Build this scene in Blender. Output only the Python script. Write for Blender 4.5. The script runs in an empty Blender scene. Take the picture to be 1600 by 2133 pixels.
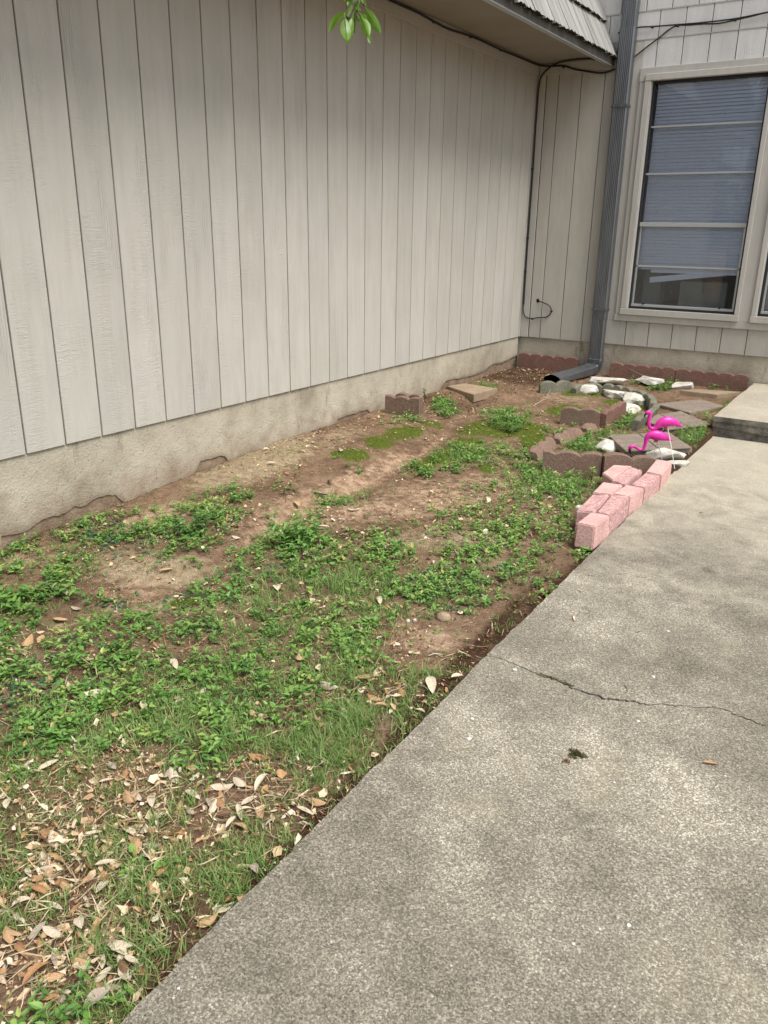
import bpy, bmesh, math, random
import numpy as np
from mathutils import Vector, Matrix
random.seed(7); rng = np.random.default_rng(7)
scene = bpy.context.scene
# ------------------------------------------------------------------ camera
F = 1675.0                                  # focal length in pixels of a 1600 px wide picture
CAM = np.array([3.1607, -7.3590, 0.9503])
RV = np.array([0.324, 0.1097, -0.565])
_th = np.linalg.norm(RV); _k = RV / _th
_K = np.array([[0, -_k[2], _k[1]], [_k[2], 0, -_k[0]], [-_k[1], _k[0], 0]])
MC = np.eye(3) + math.sin(_th) * _K + (1 - math.cos(_th)) * _K @ _K     # rows: right, forward, up
cd = bpy.data.cameras.new('camera'); cam = bpy.data.objects.new('camera', cd)
scene.collection.objects.link(cam); scene.camera = cam
cd.sensor_fit = 'HORIZONTAL'; cd.sensor_width = 36; cd.lens = F / 1600 * 36
cd.clip_start = .05; cd.clip_end = 500
r_, f_, u_ = MC
cam.matrix_world = Matrix(((r_[0], u_[0], -f_[0], CAM[0]), (r_[1], u_[1], -f_[1], CAM[1]),
                           (r_[2], u_[2], -f_[2], CAM[2]), (0, 0, 0, 1)))
# ------------------------------------------------------------------ light
SUN_EL, SUN_AZ = 60.0, 102.0                 # azimuth clockwise from +Y (towards +X)
world = bpy.data.worlds.new('World'); scene.world = world; world.use_nodes = True
wn = world.node_tree.nodes; wl = world.node_tree.links
bg = wn['Background']; bg.inputs['Strength'].default_value = 0.135
sky = wn.new('ShaderNodeTexSky'); sky.sky_type = 'NISHITA'; sky.sun_disc = False
sky.sun_elevation = math.radians(SUN_EL); sky.sun_rotation = math.radians(SUN_AZ)
sky.dust_density = 3.0; sky.air_density = 1.0; sky.ozone_density = 1.0
hs = wn.new('ShaderNodeHueSaturation'); hs.inputs['Saturation'].default_value = .42
wl.new(sky.outputs[0], hs.inputs['Color']); wl.new(hs.outputs[0], bg.inputs['Color'])
sd = bpy.data.lights.new('sun', 'SUN'); sd.energy = 2.8; sd.angle = math.radians(32); sd.color = (1, .955, .89)
sun = bpy.data.objects.new('sun', sd); scene.collection.objects.link(sun)
az, el = math.radians(SUN_AZ), math.radians(SUN_EL)
sdir = Vector((math.sin(az) * math.cos(el), math.cos(az) * math.cos(el), math.sin(el)))
sun.rotation_euler = sdir.to_track_quat('Z', 'Y').to_euler()
vs = scene.view_settings
vs.view_transform = 'Standard'; vs.look = 'None'; vs.gamma = 1; vs.use_curve_mapping = False; vs.exposure = 0.62

# ------------------------------------------------------------------ helpers
def ray(u, v): return MC.T @ np.array([(u - 800) / F, 1, -(v - 1066.5) / F])
def on(ax, val, u, v):
    d = ray(u, v); return CAM + (val - CAM[ax]) / d[ax] * d
def proj(P):
    q = (np.asarray(P, float) - CAM) @ MC.T
    return 800 + F * q[..., 0] / q[..., 1], 1066.5 - F * q[..., 2] / q[..., 1]
def hash2(i, j, s):
    n = (i.astype(np.int64) * 374761393 + j.astype(np.int64) * 668265263 + s * 144665)
    n = (n ^ (n >> 13)) * 1274126177
    n = n & 0x7fffffff
    return ((n ^ (n >> 16)) & 0xffff) / 65535.0
def vnoise(x, y, s=0):
    x = np.asarray(x, float); y = np.asarray(y, float)
    i = np.floor(x); j = np.floor(y); fx = x - i; fy = y - j
    fx = fx * fx * (3 - 2 * fx); fy = fy * fy * (3 - 2 * fy)
    a = hash2(i, j, s); b = hash2(i + 1, j, s); c = hash2(i, j + 1, s); d = hash2(i + 1, j + 1, s)
    return a + (b - a) * fx + (c - a) * fy + (a - b - c + d) * fx * fy
def fbm(x, y, s=0, o=4):
    t = 0; a = .5; n = 0
    for k in range(o):
        t = t + a * vnoise(x, y, s + k * 17); n += a; a *= .5; x = x * 2.03 + 5.1; y = y * 2.03 + 1.7
    return t / n
def link(o, parent=None):
    scene.collection.objects.link(o)
    if parent is not None:
        o.parent = parent
    return o
def tag(o, label=None, cat=None, group=None, kind=None):
    if label: o['label'] = label
    if cat: o['category'] = cat
    if group: o['group'] = group
    if kind: o['kind'] = kind
    return o
def empty(name, loc=(0, 0, 0), label=None, cat=None, group=None):
    o = bpy.data.objects.new(name, None); o.location = loc; o.empty_display_size = .1
    link(o); return tag(o, label, cat, group)
class MB:
    """collects shapes and links them as one mesh object"""
    def __init__(s): s.v = []; s.f = []; s.m = []
    def add(s, v, f, m=0):
        n = len(s.v); s.v += [tuple(map(float, p)) for p in v]
        s.f += [tuple(i + n for i in q) for q in f]; s.m += [m] * len(f)
    def box(s, a, b, m=0, c=0.0):
        x0, y0, z0 = a; x1, y1, z1 = b
        if c <= 0:
            s.add([(x0, y0, z0), (x1, y0, z0), (x1, y1, z0), (x0, y1, z0), (x0, y0, z1), (x1, y0, z1), (x1, y1, z1), (x0, y1, z1)],
                  [(0, 3, 2, 1), (4, 5, 6, 7), (0, 1, 5, 4), (1, 2, 6, 5), (2, 3, 7, 6), (3, 0, 4, 7)], m)
        else:
            bm = bmesh.new(); bmesh.ops.create_cube(bm, size=1)
            for q in bm.verts:
                q.co = Vector((x0 + (q.co.x + .5) * (x1 - x0), y0 + (q.co.y + .5) * (y1 - y0), z0 + (q.co.z + .5) * (z1 - z0)))
            bmesh.ops.bevel(bm, geom=bm.edges[:], offset=c, segments=1, affect='EDGES')
            s.add([q.co[:] for q in bm.verts], [[q.index for q in f.verts] for f in bm.faces], m); bm.free()
    def tube(s, pts, r, n=8, m=0, cap=True):
        pts = [np.array(p, float) for p in pts]; N = len(pts)
        rr = r if hasattr(r, '__len__') else [r] * N
        up = None; vv = []
        for i, p in enumerate(pts):
            t = pts[min(i + 1, N - 1)] - pts[max(i - 1, 0)]; t /= np.linalg.norm(t) + 1e-12
            if up is None:
                up = np.array([0, 0, 1.]) if abs(t[2]) < .9 else np.array([1., 0, 0])
            a = np.cross(t, up); a /= np.linalg.norm(a); up = np.cross(a, t)
            e = rr[i] if hasattr(rr[i], '__len__') else (rr[i], rr[i])
            for k in range(n):
                w = 2 * math.pi * k / n
                vv.append(p + a * math.cos(w) * e[0] + up * math.sin(w) * e[1])
        ff = [(i * n + k, i * n + (k + 1) % n, (i + 1) * n + (k + 1) % n, (i + 1) * n + k) for i in range(N - 1) for k in range(n)]
        if cap: ff += [tuple(range(n))[::-1], tuple((N - 1) * n + k for k in range(n))]
        s.add(vv, ff, m)
    def build(s, name, mats, parent=None, smooth=False, loc=None, rot=None, fix=True):
        me = bpy.data.meshes.new(name); me.from_pydata(s.v, [], s.f)
        for q in (mats if isinstance(mats, (list, tuple)) else [mats]): me.materials.append(q)
        me.polygons.foreach_set('material_index', s.m)
        if fix:
            bm = bmesh.new(); bm.from_mesh(me); bmesh.ops.recalc_face_normals(bm, faces=bm.faces); bm.to_mesh(me); bm.free()
        if smooth:
            me.polygons.foreach_set('use_smooth', [True] * len(me.polygons))
            try: me.set_sharp_from_angle(angle=math.radians(smooth if smooth is not True else 45))
            except Exception: pass
        o = bpy.data.objects.new(name, me)
        if loc is not None: o.location = loc
        if rot is not None: o.rotation_euler = rot
        return link(o, parent)
def smoothline(p, n=6):
    p = [np.array(q, float) for q in p]; P = [2 * p[0] - p[1]] + p + [2 * p[-1] - p[-2]]; out = []
    for i in range(1, len(P) - 2):
        for k in range(n):
            t = k / n; a, b, c, d = P[i - 1:i + 3]
            out.append(.5 * (2 * b + (c - a) * t + (2 * a - 5 * b + 4 * c - d) * t * t + (3 * b - a - 3 * c + d) * t ** 3))
    out.append(p[-1]); return out
def trimesh(name, V, T, mat, tint=None, smooth=False):
    me = bpy.data.meshes.new(name); V = np.asarray(V, np.float32); T = np.asarray(T, np.int32)
    me.vertices.add(len(V)); me.vertices.foreach_set('co', V.ravel())
    me.loops.add(T.size); me.loops.foreach_set('vertex_index', T.ravel())
    me.polygons.add(len(T)); me.polygons.foreach_set('loop_start', np.arange(0, T.size, 3, dtype=np.int32))
    me.polygons.foreach_set('use_smooth', [smooth] * len(T))
    if tint is not None:
        a = me.attributes.new('tint', 'FLOAT', 'POINT'); a.data.foreach_set('value', np.asarray(tint, np.float32))
    me.materials.append(mat); me.update(calc_edges=True)
    return link(bpy.data.objects.new(name, me))

# ------------------------------------------------------------------ materials
class NT:
    def __init__(s, name, rough=.8, spec=.3):
        s.m = bpy.data.materials.new(name); s.m.use_nodes = True; s.t = s.m.node_tree
        s.b = s.t.nodes['Principled BSDF']; s.b.inputs['Roughness'].default_value = rough
        s.b.inputs['Specular IOR Level'].default_value = spec
        s.tc = s.t.nodes.new('ShaderNodeTexCoord'); s.co = s.tc.outputs['Object']
    def n(s, t, **k):
        q = s.t.nodes.new(t)
        for a, b in k.items(): setattr(q, a, b)
        return q
    def l(s, a, b): s.t.links.new(a, b)
    def world_co(s):
        g = s.n('ShaderNodeNewGeometry'); s.co = g.outputs['Position']; return s
    def per_object(s):
        oi = s.n('ShaderNodeObjectInfo'); mu = s.n('ShaderNodeVectorMath', operation='SCALE')
        cx = s.n('ShaderNodeCombineXYZ')
        for k in range(3): s.l(oi.outputs['Random'], cx.inputs[k])
        s.l(cx.outputs[0], mu.inputs[0]); mu.inputs['Scale'].default_value = 37.0
        ad = s.n('ShaderNodeVectorMath', operation='ADD'); s.l(s.co, ad.inputs[0]); s.l(mu.outputs[0], ad.inputs[1])
        s.co = ad.outputs[0]; s.rand = oi.outputs['Random']; return s
    def mapped(s, sc):
        m = s.n('ShaderNodeMapping'); m.inputs['Scale'].default_value = sc; s.l(s.co, m.inputs[0]); return m.outputs[0]
    def noise(s, scale, detail=4, rough=.55, co=None, dist=0):
        q = s.n('ShaderNodeTexNoise'); q.inputs['Scale'].default_value = scale; q.inputs['Detail'].default_value = detail
        q.inputs['Roughness'].default_value = rough; q.inputs['Distortion'].default_value = dist
        s.l(co if co is not None else s.co, q.inputs['Vector']); return q.outputs['Fac']
    def voro(s, scale, out='Color', feature='F1', co=None, rnd=1):
        q = s.n('ShaderNodeTexVoronoi', feature=feature); q.inputs['Scale'].default_value = scale
        q.inputs['Randomness'].default_value = rnd
        s.l(co if co is not None else s.co, q.inputs['Vector']); return q.outputs[out]
    def ramp(s, fac, stops, interp='LINEAR'):
        q = s.n('ShaderNodeValToRGB'); q.color_ramp.interpolation = interp; e = q.color_ramp.elements
        while len(e) < len(stops): e.new(.5)
        for a, (p, c) in zip(e, stops):
            a.position = p; a.color = (c, c, c, 1) if not hasattr(c, '__len__') else (*c, 1)
        s.l(fac, q.inputs[0]); return q.outputs['Color']
    def mix(s, a, b, fac, mode='MIX'):
        q = s.n('ShaderNodeMix', data_type='RGBA', blend_type=mode)
        for v, i in ((fac, 0), (a, 6), (b, 7)):
            if hasattr(v, 'is_linked') or hasattr(v, 'links'): s.l(v, q.inputs[i])
            elif hasattr(v, '__len__'): q.inputs[i].default_value = (*v, 1)
            elif i == 0: q.inputs[0].default_value = v
            else: q.inputs[i].default_value = (v, v, v, 1)
        return q.outputs[2]
    def math(s, op, a, b=0.0, clamp=False):
        q = s.n('ShaderNodeMath', operation=op, use_clamp=clamp)
        for v, i in ((a, 0), (b, 1)):
            if hasattr(v, 'links'): s.l(v, q.inputs[i])
            else: q.inputs[i].default_value = v
        return q.outputs[0]
    def attr(s, name):
        q = s.n('ShaderNodeAttribute', attribute_name=name); return q.outputs['Fac']
    def sep(s, i):
        q = s.n('ShaderNodeSeparateXYZ'); s.l(s.co, q.inputs[0]); return q.outputs[i]
    def color(s, c):
        if hasattr(c, 'links'): s.l(c, s.b.inputs['Base Color'])
        else: s.b.inputs['Base Color'].default_value = (*c, 1)
        return s
    def bump(s, h, dist=.002, strength=1, prev=None):
        q = s.n('ShaderNodeBump'); q.inputs['Strength'].default_value = strength; q.inputs['Distance'].default_value = dist
        s.l(h, q.inputs['Height'])
        if prev is not None: s.l(prev, q.inputs['Normal'])
        s.l(q.outputs[0], s.b.inputs['Normal']); return q.outputs[0]
MAT = {}
def paint_siding(name, base, grain=1.0):
    t = NT(name, .62, .35); t.per_object()
    v = t.noise(1.0, 6, .65, t.mapped((22, 22, 2.2)))
    fine = t.noise(1.0, 5, .7, t.mapped((90, 90, 5)), .6)
    # saw ripples running across the board, only in patches
    rip = t.noise(1.0, 3, .6, t.mapped((14, 14, 105)), 1.6)
    patch = t.ramp(t.noise(1.0, 3, .5, t.mapped((9, 9, 2.5))), [(.42, 0), (.62, 1)])
    cath = t.n('ShaderNodeTexWave', wave_type='RINGS', rings_direction='Z')
    m = t.mapped((26, 26, 2.6)); t.l(m, cath.inputs['Vector'])
    cath.inputs['Scale'].default_value = 1.3; cath.inputs['Distortion'].default_value = 5; cath.inputs['Detail'].default_value = 3
    cpatch = t.ramp(t.noise(1.0, 2, .5, t.mapped((6, 6, 1.3))), [(.56, 0), (.68, 1)])
    b2 = tuple(x * .92 for x in base); b3 = tuple(x * 1.06 for x in base)
    c = t.ramp(v, [(.3, b2), (.55, base), (.8, b3)])
    blot = t.ramp(t.noise(2.2, 4, .6), [(.3, (.92, .93, .905)), (.6, (1, 1, 1))])
    c = t.mix(c, blot, 1.0, 'MULTIPLY')
    g = t.ramp(t.noise(1.0, 6, .75, t.mapped((60, 60, 7))), [(.60, 0), (.78, 1)])
    c = t.mix(c, tuple(x * .66 for x in base), t.math('MULTIPLY', g, .32))
    dots = t.ramp(t.voro(26, 'Distance'), [(.035, 1), (.05, 0)])
    keep = t.ramp(t.noise(7, 1), [(.66, 0), (.69, 1)])
    c = t.mix(c, (.06, .045, .03), t.math('MULTIPLY', dots, keep))
    rv = t.math('ADD', t.math('MULTIPLY', t.rand, .09), .955)
    rc = t.n('ShaderNodeCombineXYZ')
    for k in range(3): t.l(rv, rc.inputs[k])
    c = t.mix(c, rc.outputs[0], 1.0, 'MULTIPLY')
    t.color(c)
    h = t.math('ADD', t.math('MULTIPLY', fine, .55), t.math('MULTIPLY', t.math('MULTIPLY', rip, patch), .95))
    h = t.math('ADD', h, t.math('MULTIPLY', t.math('MULTIPLY', cath.outputs['Fac'], cpatch), .8))
    t.bump(h, .0034 * grain, .9)
    return t.m
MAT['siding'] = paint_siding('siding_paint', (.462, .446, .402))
MAT['siding_skylit'] = paint_siding('siding_paint_skylit', (.60, .60, .59))  # siding paint lightened: sky light on the upper wall put into the colour
MAT['trim'] = paint_siding('trim_paint', (.452, .438, .405), .55)
t = NT('groove_backing', .9, .1); t.color((.10, .085, .065)); MAT['backing'] = t.m  # groove shade painted in: dark brown in place of the siding paint
t = NT('soffit_paint', .7, .2); t.color(t.ramp(t.noise(3, 4), [(.3, (.27, .235, .185)), (.7, (.31, .275, .22))])); t.bump(t.noise(60, 4), .001); MAT['soffit'] = t.m

t = NT('stucco_foundation', .92, .12).world_co()
n1 = t.noise(2.2, 6, .6); n2 = t.noise(9, 6, .65); n3 = t.noise(75, 5, .7)
c = t.ramp(n1, [(.3, (.26, .228, .172)), (.5, (.41, .372, .295)), (.7, (.51, .468, .382))])
c = t.mix(c, (.33, .30, .24), t.math('MULTIPLY', t.ramp(n2, [(.52, 0), (.75, 1)]), .6))
z = t.sep(2)
# splashed soil creeps up the base of the coat
up = t.math('ADD', t.math('MULTIPLY', z, -6.0), t.math('MULTIPLY', t.math('SUBTRACT', n2, .5), 2.2))
c = t.mix(c, (.20, .125, .075), t.math('MULTIPLY', t.ramp(t.math('MULTIPLY', up, .34), [(.33, 0), (.93, 1)]), .85))
st = t.ramp(t.noise(1.0, 5, .7, t.mapped((9, 9, 2.0)), .4), [(.60, 0), (.72, 1)])
c = t.mix(c, (.10, .085, .065), t.math('MULTIPLY', st, .65))
sp = t.ramp(t.noise(60, 3, .8), [(.60, 0), (.72, 1)])
c = t.mix(c, (.12, .10, .075), t.math('MULTIPLY', sp, .75))
t.color(c); t.bump(t.math('ADD', n3, t.math('MULTIPLY', t.noise(20, 4), .8)), .006, .9); MAT['stucco'] = t.m

t = NT('bare_foundation', .95, .1).world_co()
c = t.ramp(t.noise(14, 6, .7), [(.3, (.15, .105, .07)), (.7, (.31, .235, .165))]); t.color(c); t.bump(t.noise(60, 5, .7), .008, 1); MAT['bare'] = t.m

def concrete_mat(name, dark, light, warm, worn_lit=False):
    t = NT(name, .9, .15).world_co()
    big = t.noise(1.5, 5, .6); mid = t.noise(5.5, 6, .65, dist=.5); pat = t.noise(16, 5, .7)
    agg = t.voro(300, 'Color'); sx = t.n('ShaderNodeSeparateColor'); t.l(agg, sx.inputs[0])
    fl = t.noise(150, 4, .78); spk = t.noise(420, 2, .8)
    tone = t.math('ADD', t.math('MULTIPLY', big, .9), t.math('MULTIPLY', mid, .8))
    tone = t.math('ADD', tone, t.math('MULTIPLY', pat, .45))                 # ~1.07 mean
    s = t.math('ADD', t.math('MULTIPLY', sx.outputs[0], .75), t.math('MULTIPLY', fl, 1.5))
    s = t.math('ADD', s, t.math('MULTIPLY', spk, .5))          
    w = t.math('ADD', t.math('MULTIPLY', tone, 1.15), t.math('MULTIPLY', s, 1.12))        # mean ~2.5
    fac = t.math('MULTIPLY', t.math('SUBTRACT', w, 1.98), .62)
    c = t.ramp(fac, [(.0, dark), (.42, tuple((a * .6 + b * .4) for a, b in zip(dark, light))), (.75, light), (1, warm)])
    c = t.mix(c, (.50, .45, .30), t.math('MULTIPLY', t.ramp(t.noise(2.7, 5, .6), [(.55, 0), (.75, 1)]), .22))
    if worn_lit:      # walk paler towards the house: wear plus brighter light mixed into the colour
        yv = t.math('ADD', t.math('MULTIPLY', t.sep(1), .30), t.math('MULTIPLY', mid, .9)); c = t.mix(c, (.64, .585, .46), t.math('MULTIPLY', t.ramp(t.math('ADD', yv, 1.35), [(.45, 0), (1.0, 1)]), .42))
    # scattered bigger pale stones and dark pits
    peb = t.ramp(t.voro(48, 'Distance'), [(.10, 1), (.16, 0)]); pk = t.ramp(t.noise(33, 1), [(.60, 0), (.66, 1)])
    c = t.mix(c, (.62, .58, .48), t.math('MULTIPLY', t.math('MULTIPLY', peb, pk), .8))
    pit = t.ramp(t.noise(95, 3, .75), [(.66, 0), (.74, 1)])
    c = t.mix(c, tuple(x * .45 for x in dark), t.math('MULTIPLY', pit, .7))
    t.color(c)
    t.bump(t.math('ADD', s, t.math('MULTIPLY', pit, -.8)), .0035, .8)
    return t.m
MAT['slab'] = concrete_mat('step_concrete', (.30, .265, .21), (.53, .475, .38), (.70, .64, .52))
MAT['path'] = concrete_mat('path_concrete', (.076, .067, .052), (.35, .32, .252), (.74, .695, .57), worn_lit=True)
t = NT('slab_side', .95, .1).world_co()
c = t.ramp(t.noise(13, 6, .7), [(.3, (.05, .047, .04)), (.52, (.16, .15, .125)), (.75, (.34, .32, .27))]); t.color(c); t.bump(t.noise(70, 5, .7), .006, 1); MAT['slabside'] = t.m

# soil
t = NT('soil', .95, .12).world_co()
n1 = t.noise(4, 6, .62); n2 = t.noise(22, 6, .68); n3 = t.noise(110, 5, .7)
base = t.ramp(t.math('ADD', t.math('MULTIPLY', n1, .5), t.math('MULTIPLY', n2, .5)), [(.32, (.12, .072, .045)), (.5, (.245, .158, .100)), (.68, (.38, .265, .175))])
sand = t.ramp(n2, [(.3, (.30, .185, .115)), (.5, (.47, .32, .21)), (.7, (.62, .46, .33))])
tan = t.ramp(n2, [(.3, (.29, .21, .13)), (.6, (.46, .37, .24))])
drk = t.ramp(n3, [(.3, (.038, .021, .013)), (.55, (.085, .045, .026)), (.75, (.17, .09, .05))])
moss = t.ramp(n3, [(.25, (.035, .055, .008)), (.5, (.10, .135, .018)), (.75, (.20, .23, .04))])
def m_attr(name, lo=.35, hi=.65, amt=.5):
    a = t.math('ADD', t.attr(name), t.math('MULTIPLY', t.math('SUBTRACT', n2, .5), amt))
    return t.ramp(a, [(lo, 0), (hi, 1)])
c = t.mix(base, tan, m_attr('tan', .3, .8, 1.2)); c = t.mix(c, sand, m_attr('sand', .32, .95, 1.8)); c = t.mix(c, drk, m_attr('dark', .35, .8, 1.6))
c = t.mix(c, moss, m_attr('moss', .38, .62, 1.5))
fl = t.ramp(t.noise(55, 3, .8), [(.64, 0), (.70, 1)])
c = t.mix(c, (.045, .03, .02), t.math('MULTIPLY', fl, .55))
pal = t.ramp(t.noise(75, 2, .8), [(.70, 0), (.75, 1)])
c = t.mix(c, (.55, .45, .33), t.math('MULTIPLY', pal, .6))
t.color(c)
t.bump(t.math('ADD', t.math('MULTIPLY', n3, 1.2), t.math('MULTIPLY', n2, 2.0)), .016, 1.0)
MAT['soil'] = t.m

def block_mat(name, a, b, c3, moss_amt=0.0, rough_scale=110, bd=.004):
    t = NT(name, .93, .12).per_object()
    n = t.noise(rough_scale, 5, .72); m = t.noise(9, 5, .6)
    c = t.ramp(n, [(.3, a), (.52, b), (.72, c3)])
    c = t.mix(c, tuple(x * .62 for x in b), t.math('MULTIPLY', t.ramp(m, [(.45, 0), (.7, 1)]), .5))
    if moss_amt:
        c = t.mix(c, (.11, .12, .075), t.math('MULTIPLY', t.ramp(t.noise(7, 5, .7), [(.4, 0), (.65, 1)]), moss_amt))
    t.color(c); t.bump(t.math('ADD', n, t.math('MULTIPLY', m, .5)), bd, .9); return t.m
MAT['pink'] = block_mat('pink_block', (.42, .22, .20), (.60, .375, .345), (.76, .58, .545))
MAT['pink_split'] = block_mat('pink_split_face', (.36, .17, .16), (.60, .37, .35), (.78, .62, .59), 0, 60, .016)
MAT['redscallop'] = block_mat('red_scallop', (.12, .065, .050), (.20, .112, .088), (.32, .20, .16))
MAT['brownscallop'] = block_mat('brown_scallop', (.12, .075, .058), (.21, .135, .105), (.34, .25, .2), .3)
MAT['greyscallop'] = block_mat('grey_scallop', (.10, .095, .075), (.19, .18, .14), (.33, .31, .25), .5)
MAT['paver'] = block_mat('paver', (.15, .115, .095), (.25, .20, .165), (.40, .34, .28), .25)
MAT['paver_tan'] = block_mat('paver_tan', (.21, .15, .105), (.33, .25, .17), (.42, .33, .24), .2)
t = NT('limestone', .9, .15).per_object()
m = t.noise(7, 6, .7)
c = t.ramp(m, [(.3, (.20, .19, .15)), (.46, (.50, .48, .41)), (.66, (.72, .70, .65))]); c = t.mix(c, (.16, .17, .11), t.math('MULTIPLY', t.ramp(t.noise(16, 5, .7), [(.56, 0), (.7, 1)]), .55))
t.color(c); t.bump(t.noise(30, 6, .7), .012, 1); MAT['rock'] = t.m

t = NT('flamingo_pink', .38, .5); t.color(t.ramp(t.noise(30, 3), [(.3, (.56, .018, .27)), (.7, (.68, .03, .35))])); t.b.inputs['Subsurface Weight'].default_value = .0
t.b.inputs['Subsurface Radius'].default_value = (.01, .004, .006); MAT['flamingo'] = t.m
t = NT('beak_black', .4, .5); t.color((.008, .008, .008)); MAT['black'] = t.m
t = NT('flamingo_dark', .5, .3); t.color((.30, .01, .08)); MAT['flamingo_dark'] = t.m
t = NT('wire_white', .45, .5); t.color((.72, .71, .68)); MAT['wire'] = t.m
t = NT('cable_black', .55, .3); t.color(t.ramp(t.noise(40, 2), [(.3, (.012, .012, .012)), (.7, (.03, .028, .026))])); MAT['cable'] = t.m
t = NT('downspout_metal', .42, .45).per_object(); t.b.inputs['Metallic'].default_value = .6
c = t.ramp(t.noise(1, 5, .6, t.mapped((30, 30, 3))), [(.3, (.10, .107, .115)), (.7, (.165, .175, .185))]); t.color(c); t.bump(t.noise(25, 3), .002, .4); MAT['metal'] = t.m
t = NT('gutter_dark', .8, .1); t.color((.012, .011, .01)); MAT['dark'] = t.m
t = NT('fascia_metal', .55, .35); t.color(t.ramp(t.noise(12, 4, .7), [(.3, (.055, .053, .047)), (.7, (.12, .115, .10))])); MAT['fascia'] = t.m
t = NT('shake_wood', .85, .15).per_object()
g = t.noise(1, 6, .65, t.mapped((2.5, 85, 2.5)), .1); g2 = t.noise(1, 4, .6, t.mapped((2, 13, 2)))
c = t.ramp(t.math('ADD', t.math('MULTIPLY', g, .55), t.math('MULTIPLY', g2, .45)), [(.30, (.12, .12, .11)), (.45, (.23, .235, .22)), (.66, (.34, .345, .33))]); t.color(c); t.bump(g, .004, .9); MAT['shake'] = t.m
t = NT('shake_butt', .95, .05); t.color(t.ramp(t.noise(60, 4, .8), [(.35, (.012, .012, .009)), (.7, (.06, .062, .04))])); MAT['butt'] = t.m
t = NT('window_aluminium', .45, .5); t.b.inputs['Metallic'].default_value = .6; t.color((.48, .50, .50)); MAT['alu'] = t.m
t = NT('window_dark_seal', .6, .3); t.color((.022, .026, .032)); MAT['seal'] = t.m
t = NT('blind', .6, .3); t.color((.72, .80, .93)); MAT['blind'] = t.m
t = NT('room_dark', .9, .1); t.color(t.ramp(t.noise(2, 2), [(.3, (.16, .185, .175)), (.7, (.30, .33, .31))])); MAT['room'] = t.m
t = NT('box_white', .6, .2); t.color((.6, .6, .6)); MAT['boxwhite'] = t.m
t = NT('box_red', .6, .2); t.color((.5, .02, .02)); MAT['boxred'] = t.m
# glass: clear with dust specks, real reflection
gm = bpy.data.materials.new('window_glass'); gm.use_nodes = True; gt = gm.node_tree; gt.nodes.clear()
go = gt.nodes.new('ShaderNodeOutputMaterial'); tr = gt.nodes.new('ShaderNodeBsdfTransparent'); tr.inputs[0].default_value = (.975, .985, 1.0, 1)
gl = gt.nodes.new('ShaderNodeBsdfGlossy'); gl.inputs['Roughness'].default_value = .02
fr = gt.nodes.new('ShaderNodeFresnel'); fr.inputs[0].default_value = 1.5
mx = gt.nodes.new('ShaderNodeMixShader'); gt.links.new(fr.outputs[0], mx.inputs[0]); gt.links.new(tr.outputs[0], mx.inputs[1]); gt.links.new(gl.outputs[0], mx.inputs[2])
df = gt.nodes.new('ShaderNodeBsdfDiffuse'); df.inputs[0].default_value = (.6, .62, .62, 1)
nz = gt.nodes.new('ShaderNodeTexNoise'); nz.inputs['Scale'].default_value = 55; nz.inputs['Detail'].default_value = 3; nz.inputs['Roughness'].default_value = .8
cr = gt.nodes.new('ShaderNodeValToRGB'); cr.color_ramp.elements[0].position = .60; cr.color_ramp.elements[0].color = (.012, .012, .012, 1)
cr.color_ramp.elements[1].position = .80; cr.color_ramp.elements[1].color = (.4, .4, .4, 1)
gc = gt.nodes.new('ShaderNodeTexCoord'); gt.links.new(gc.outputs['Object'], nz.inputs['Vector']); gt.links.new(nz.outputs['Fac'], cr.inputs[0])
m2 = gt.nodes.new('ShaderNodeMixShader'); gt.links.new(cr.outputs[0], m2.inputs[0]); gt.links.new(mx.outputs[0], m2.inputs[1]); gt.links.new(df.outputs[0], m2.inputs[2])
gt.links.new(m2.outputs[0], go.inputs[0]); MAT['glass'] = gm

def leafmat(name, stops, rough=.6, trans=.35, spec=.3):
    t = NT(name, rough, spec)
    c = t.ramp(t.attr('tint'), stops); t.color(c)
    tl = t.n('ShaderNodeBsdfTranslucent'); t.l(c, tl.inputs[0])
    mxs = t.n('ShaderNodeMixShader'); mxs.inputs[0].default_value = trans
    out = [q for q in t.t.nodes if q.type == 'OUTPUT_MATERIAL'][0]
    t.l(t.b.outputs[0], mxs.inputs[1]); t.l(tl.outputs[0], mxs.inputs[2]); t.l(mxs.outputs[0], out.inputs[0]); return t.m
MAT['weed'] = leafmat('weed_leaf', [(0, (.028, .075, .024)), (.35, (.075, .175, .04)), (.7, (.15, .30, .055)), (.93, (.27, .41, .10)), (1, (.46, .38, .13))], .45, .3, .45)
MAT['dichondra'] = leafmat('round_leaf', [(0, (.02, .06, .03)), (.5, (.045, .12, .055)), (1, (.09, .19, .08))], .45, .2, .45)
MAT['grass'] = leafmat('grass_blade', [(0, (.06, .12, .035)), (.5, (.16, .28, .07)), (.8, (.24, .32, .10)), (1, (.40, .36, .16))], .5, .3, .4)
MAT['moss'] = leafmat('moss_tuft', [(0, (.045, .07, .01)), (.5, (.11, .15, .02)), (1, (.20, .24, .045))], .8, .1, .1)
MAT['litter'] = leafmat('leaf_litter', [(0, (.09, .045, .022)), (.2, (.22, .12, .055)), (.4, (.42, .25, .12)), (.65, (.60, .47, .31)), (1, (.66, .58, .45))], .7, .12, .25)
MAT['straw'] = leafmat('dry_straw', [(0, (.10, .06, .035)), (.5, (.30, .21, .12)), (1, (.60, .50, .34))], .8, .0, .15)
MAT['crumb'] = leafmat('soil_crumb', [(0, (.035, .02, .012)), (.5, (.10, .055, .032)), (.85, (.20, .12, .075)), (1, (.5, .42, .32))], .95, 0, .1)
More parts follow.
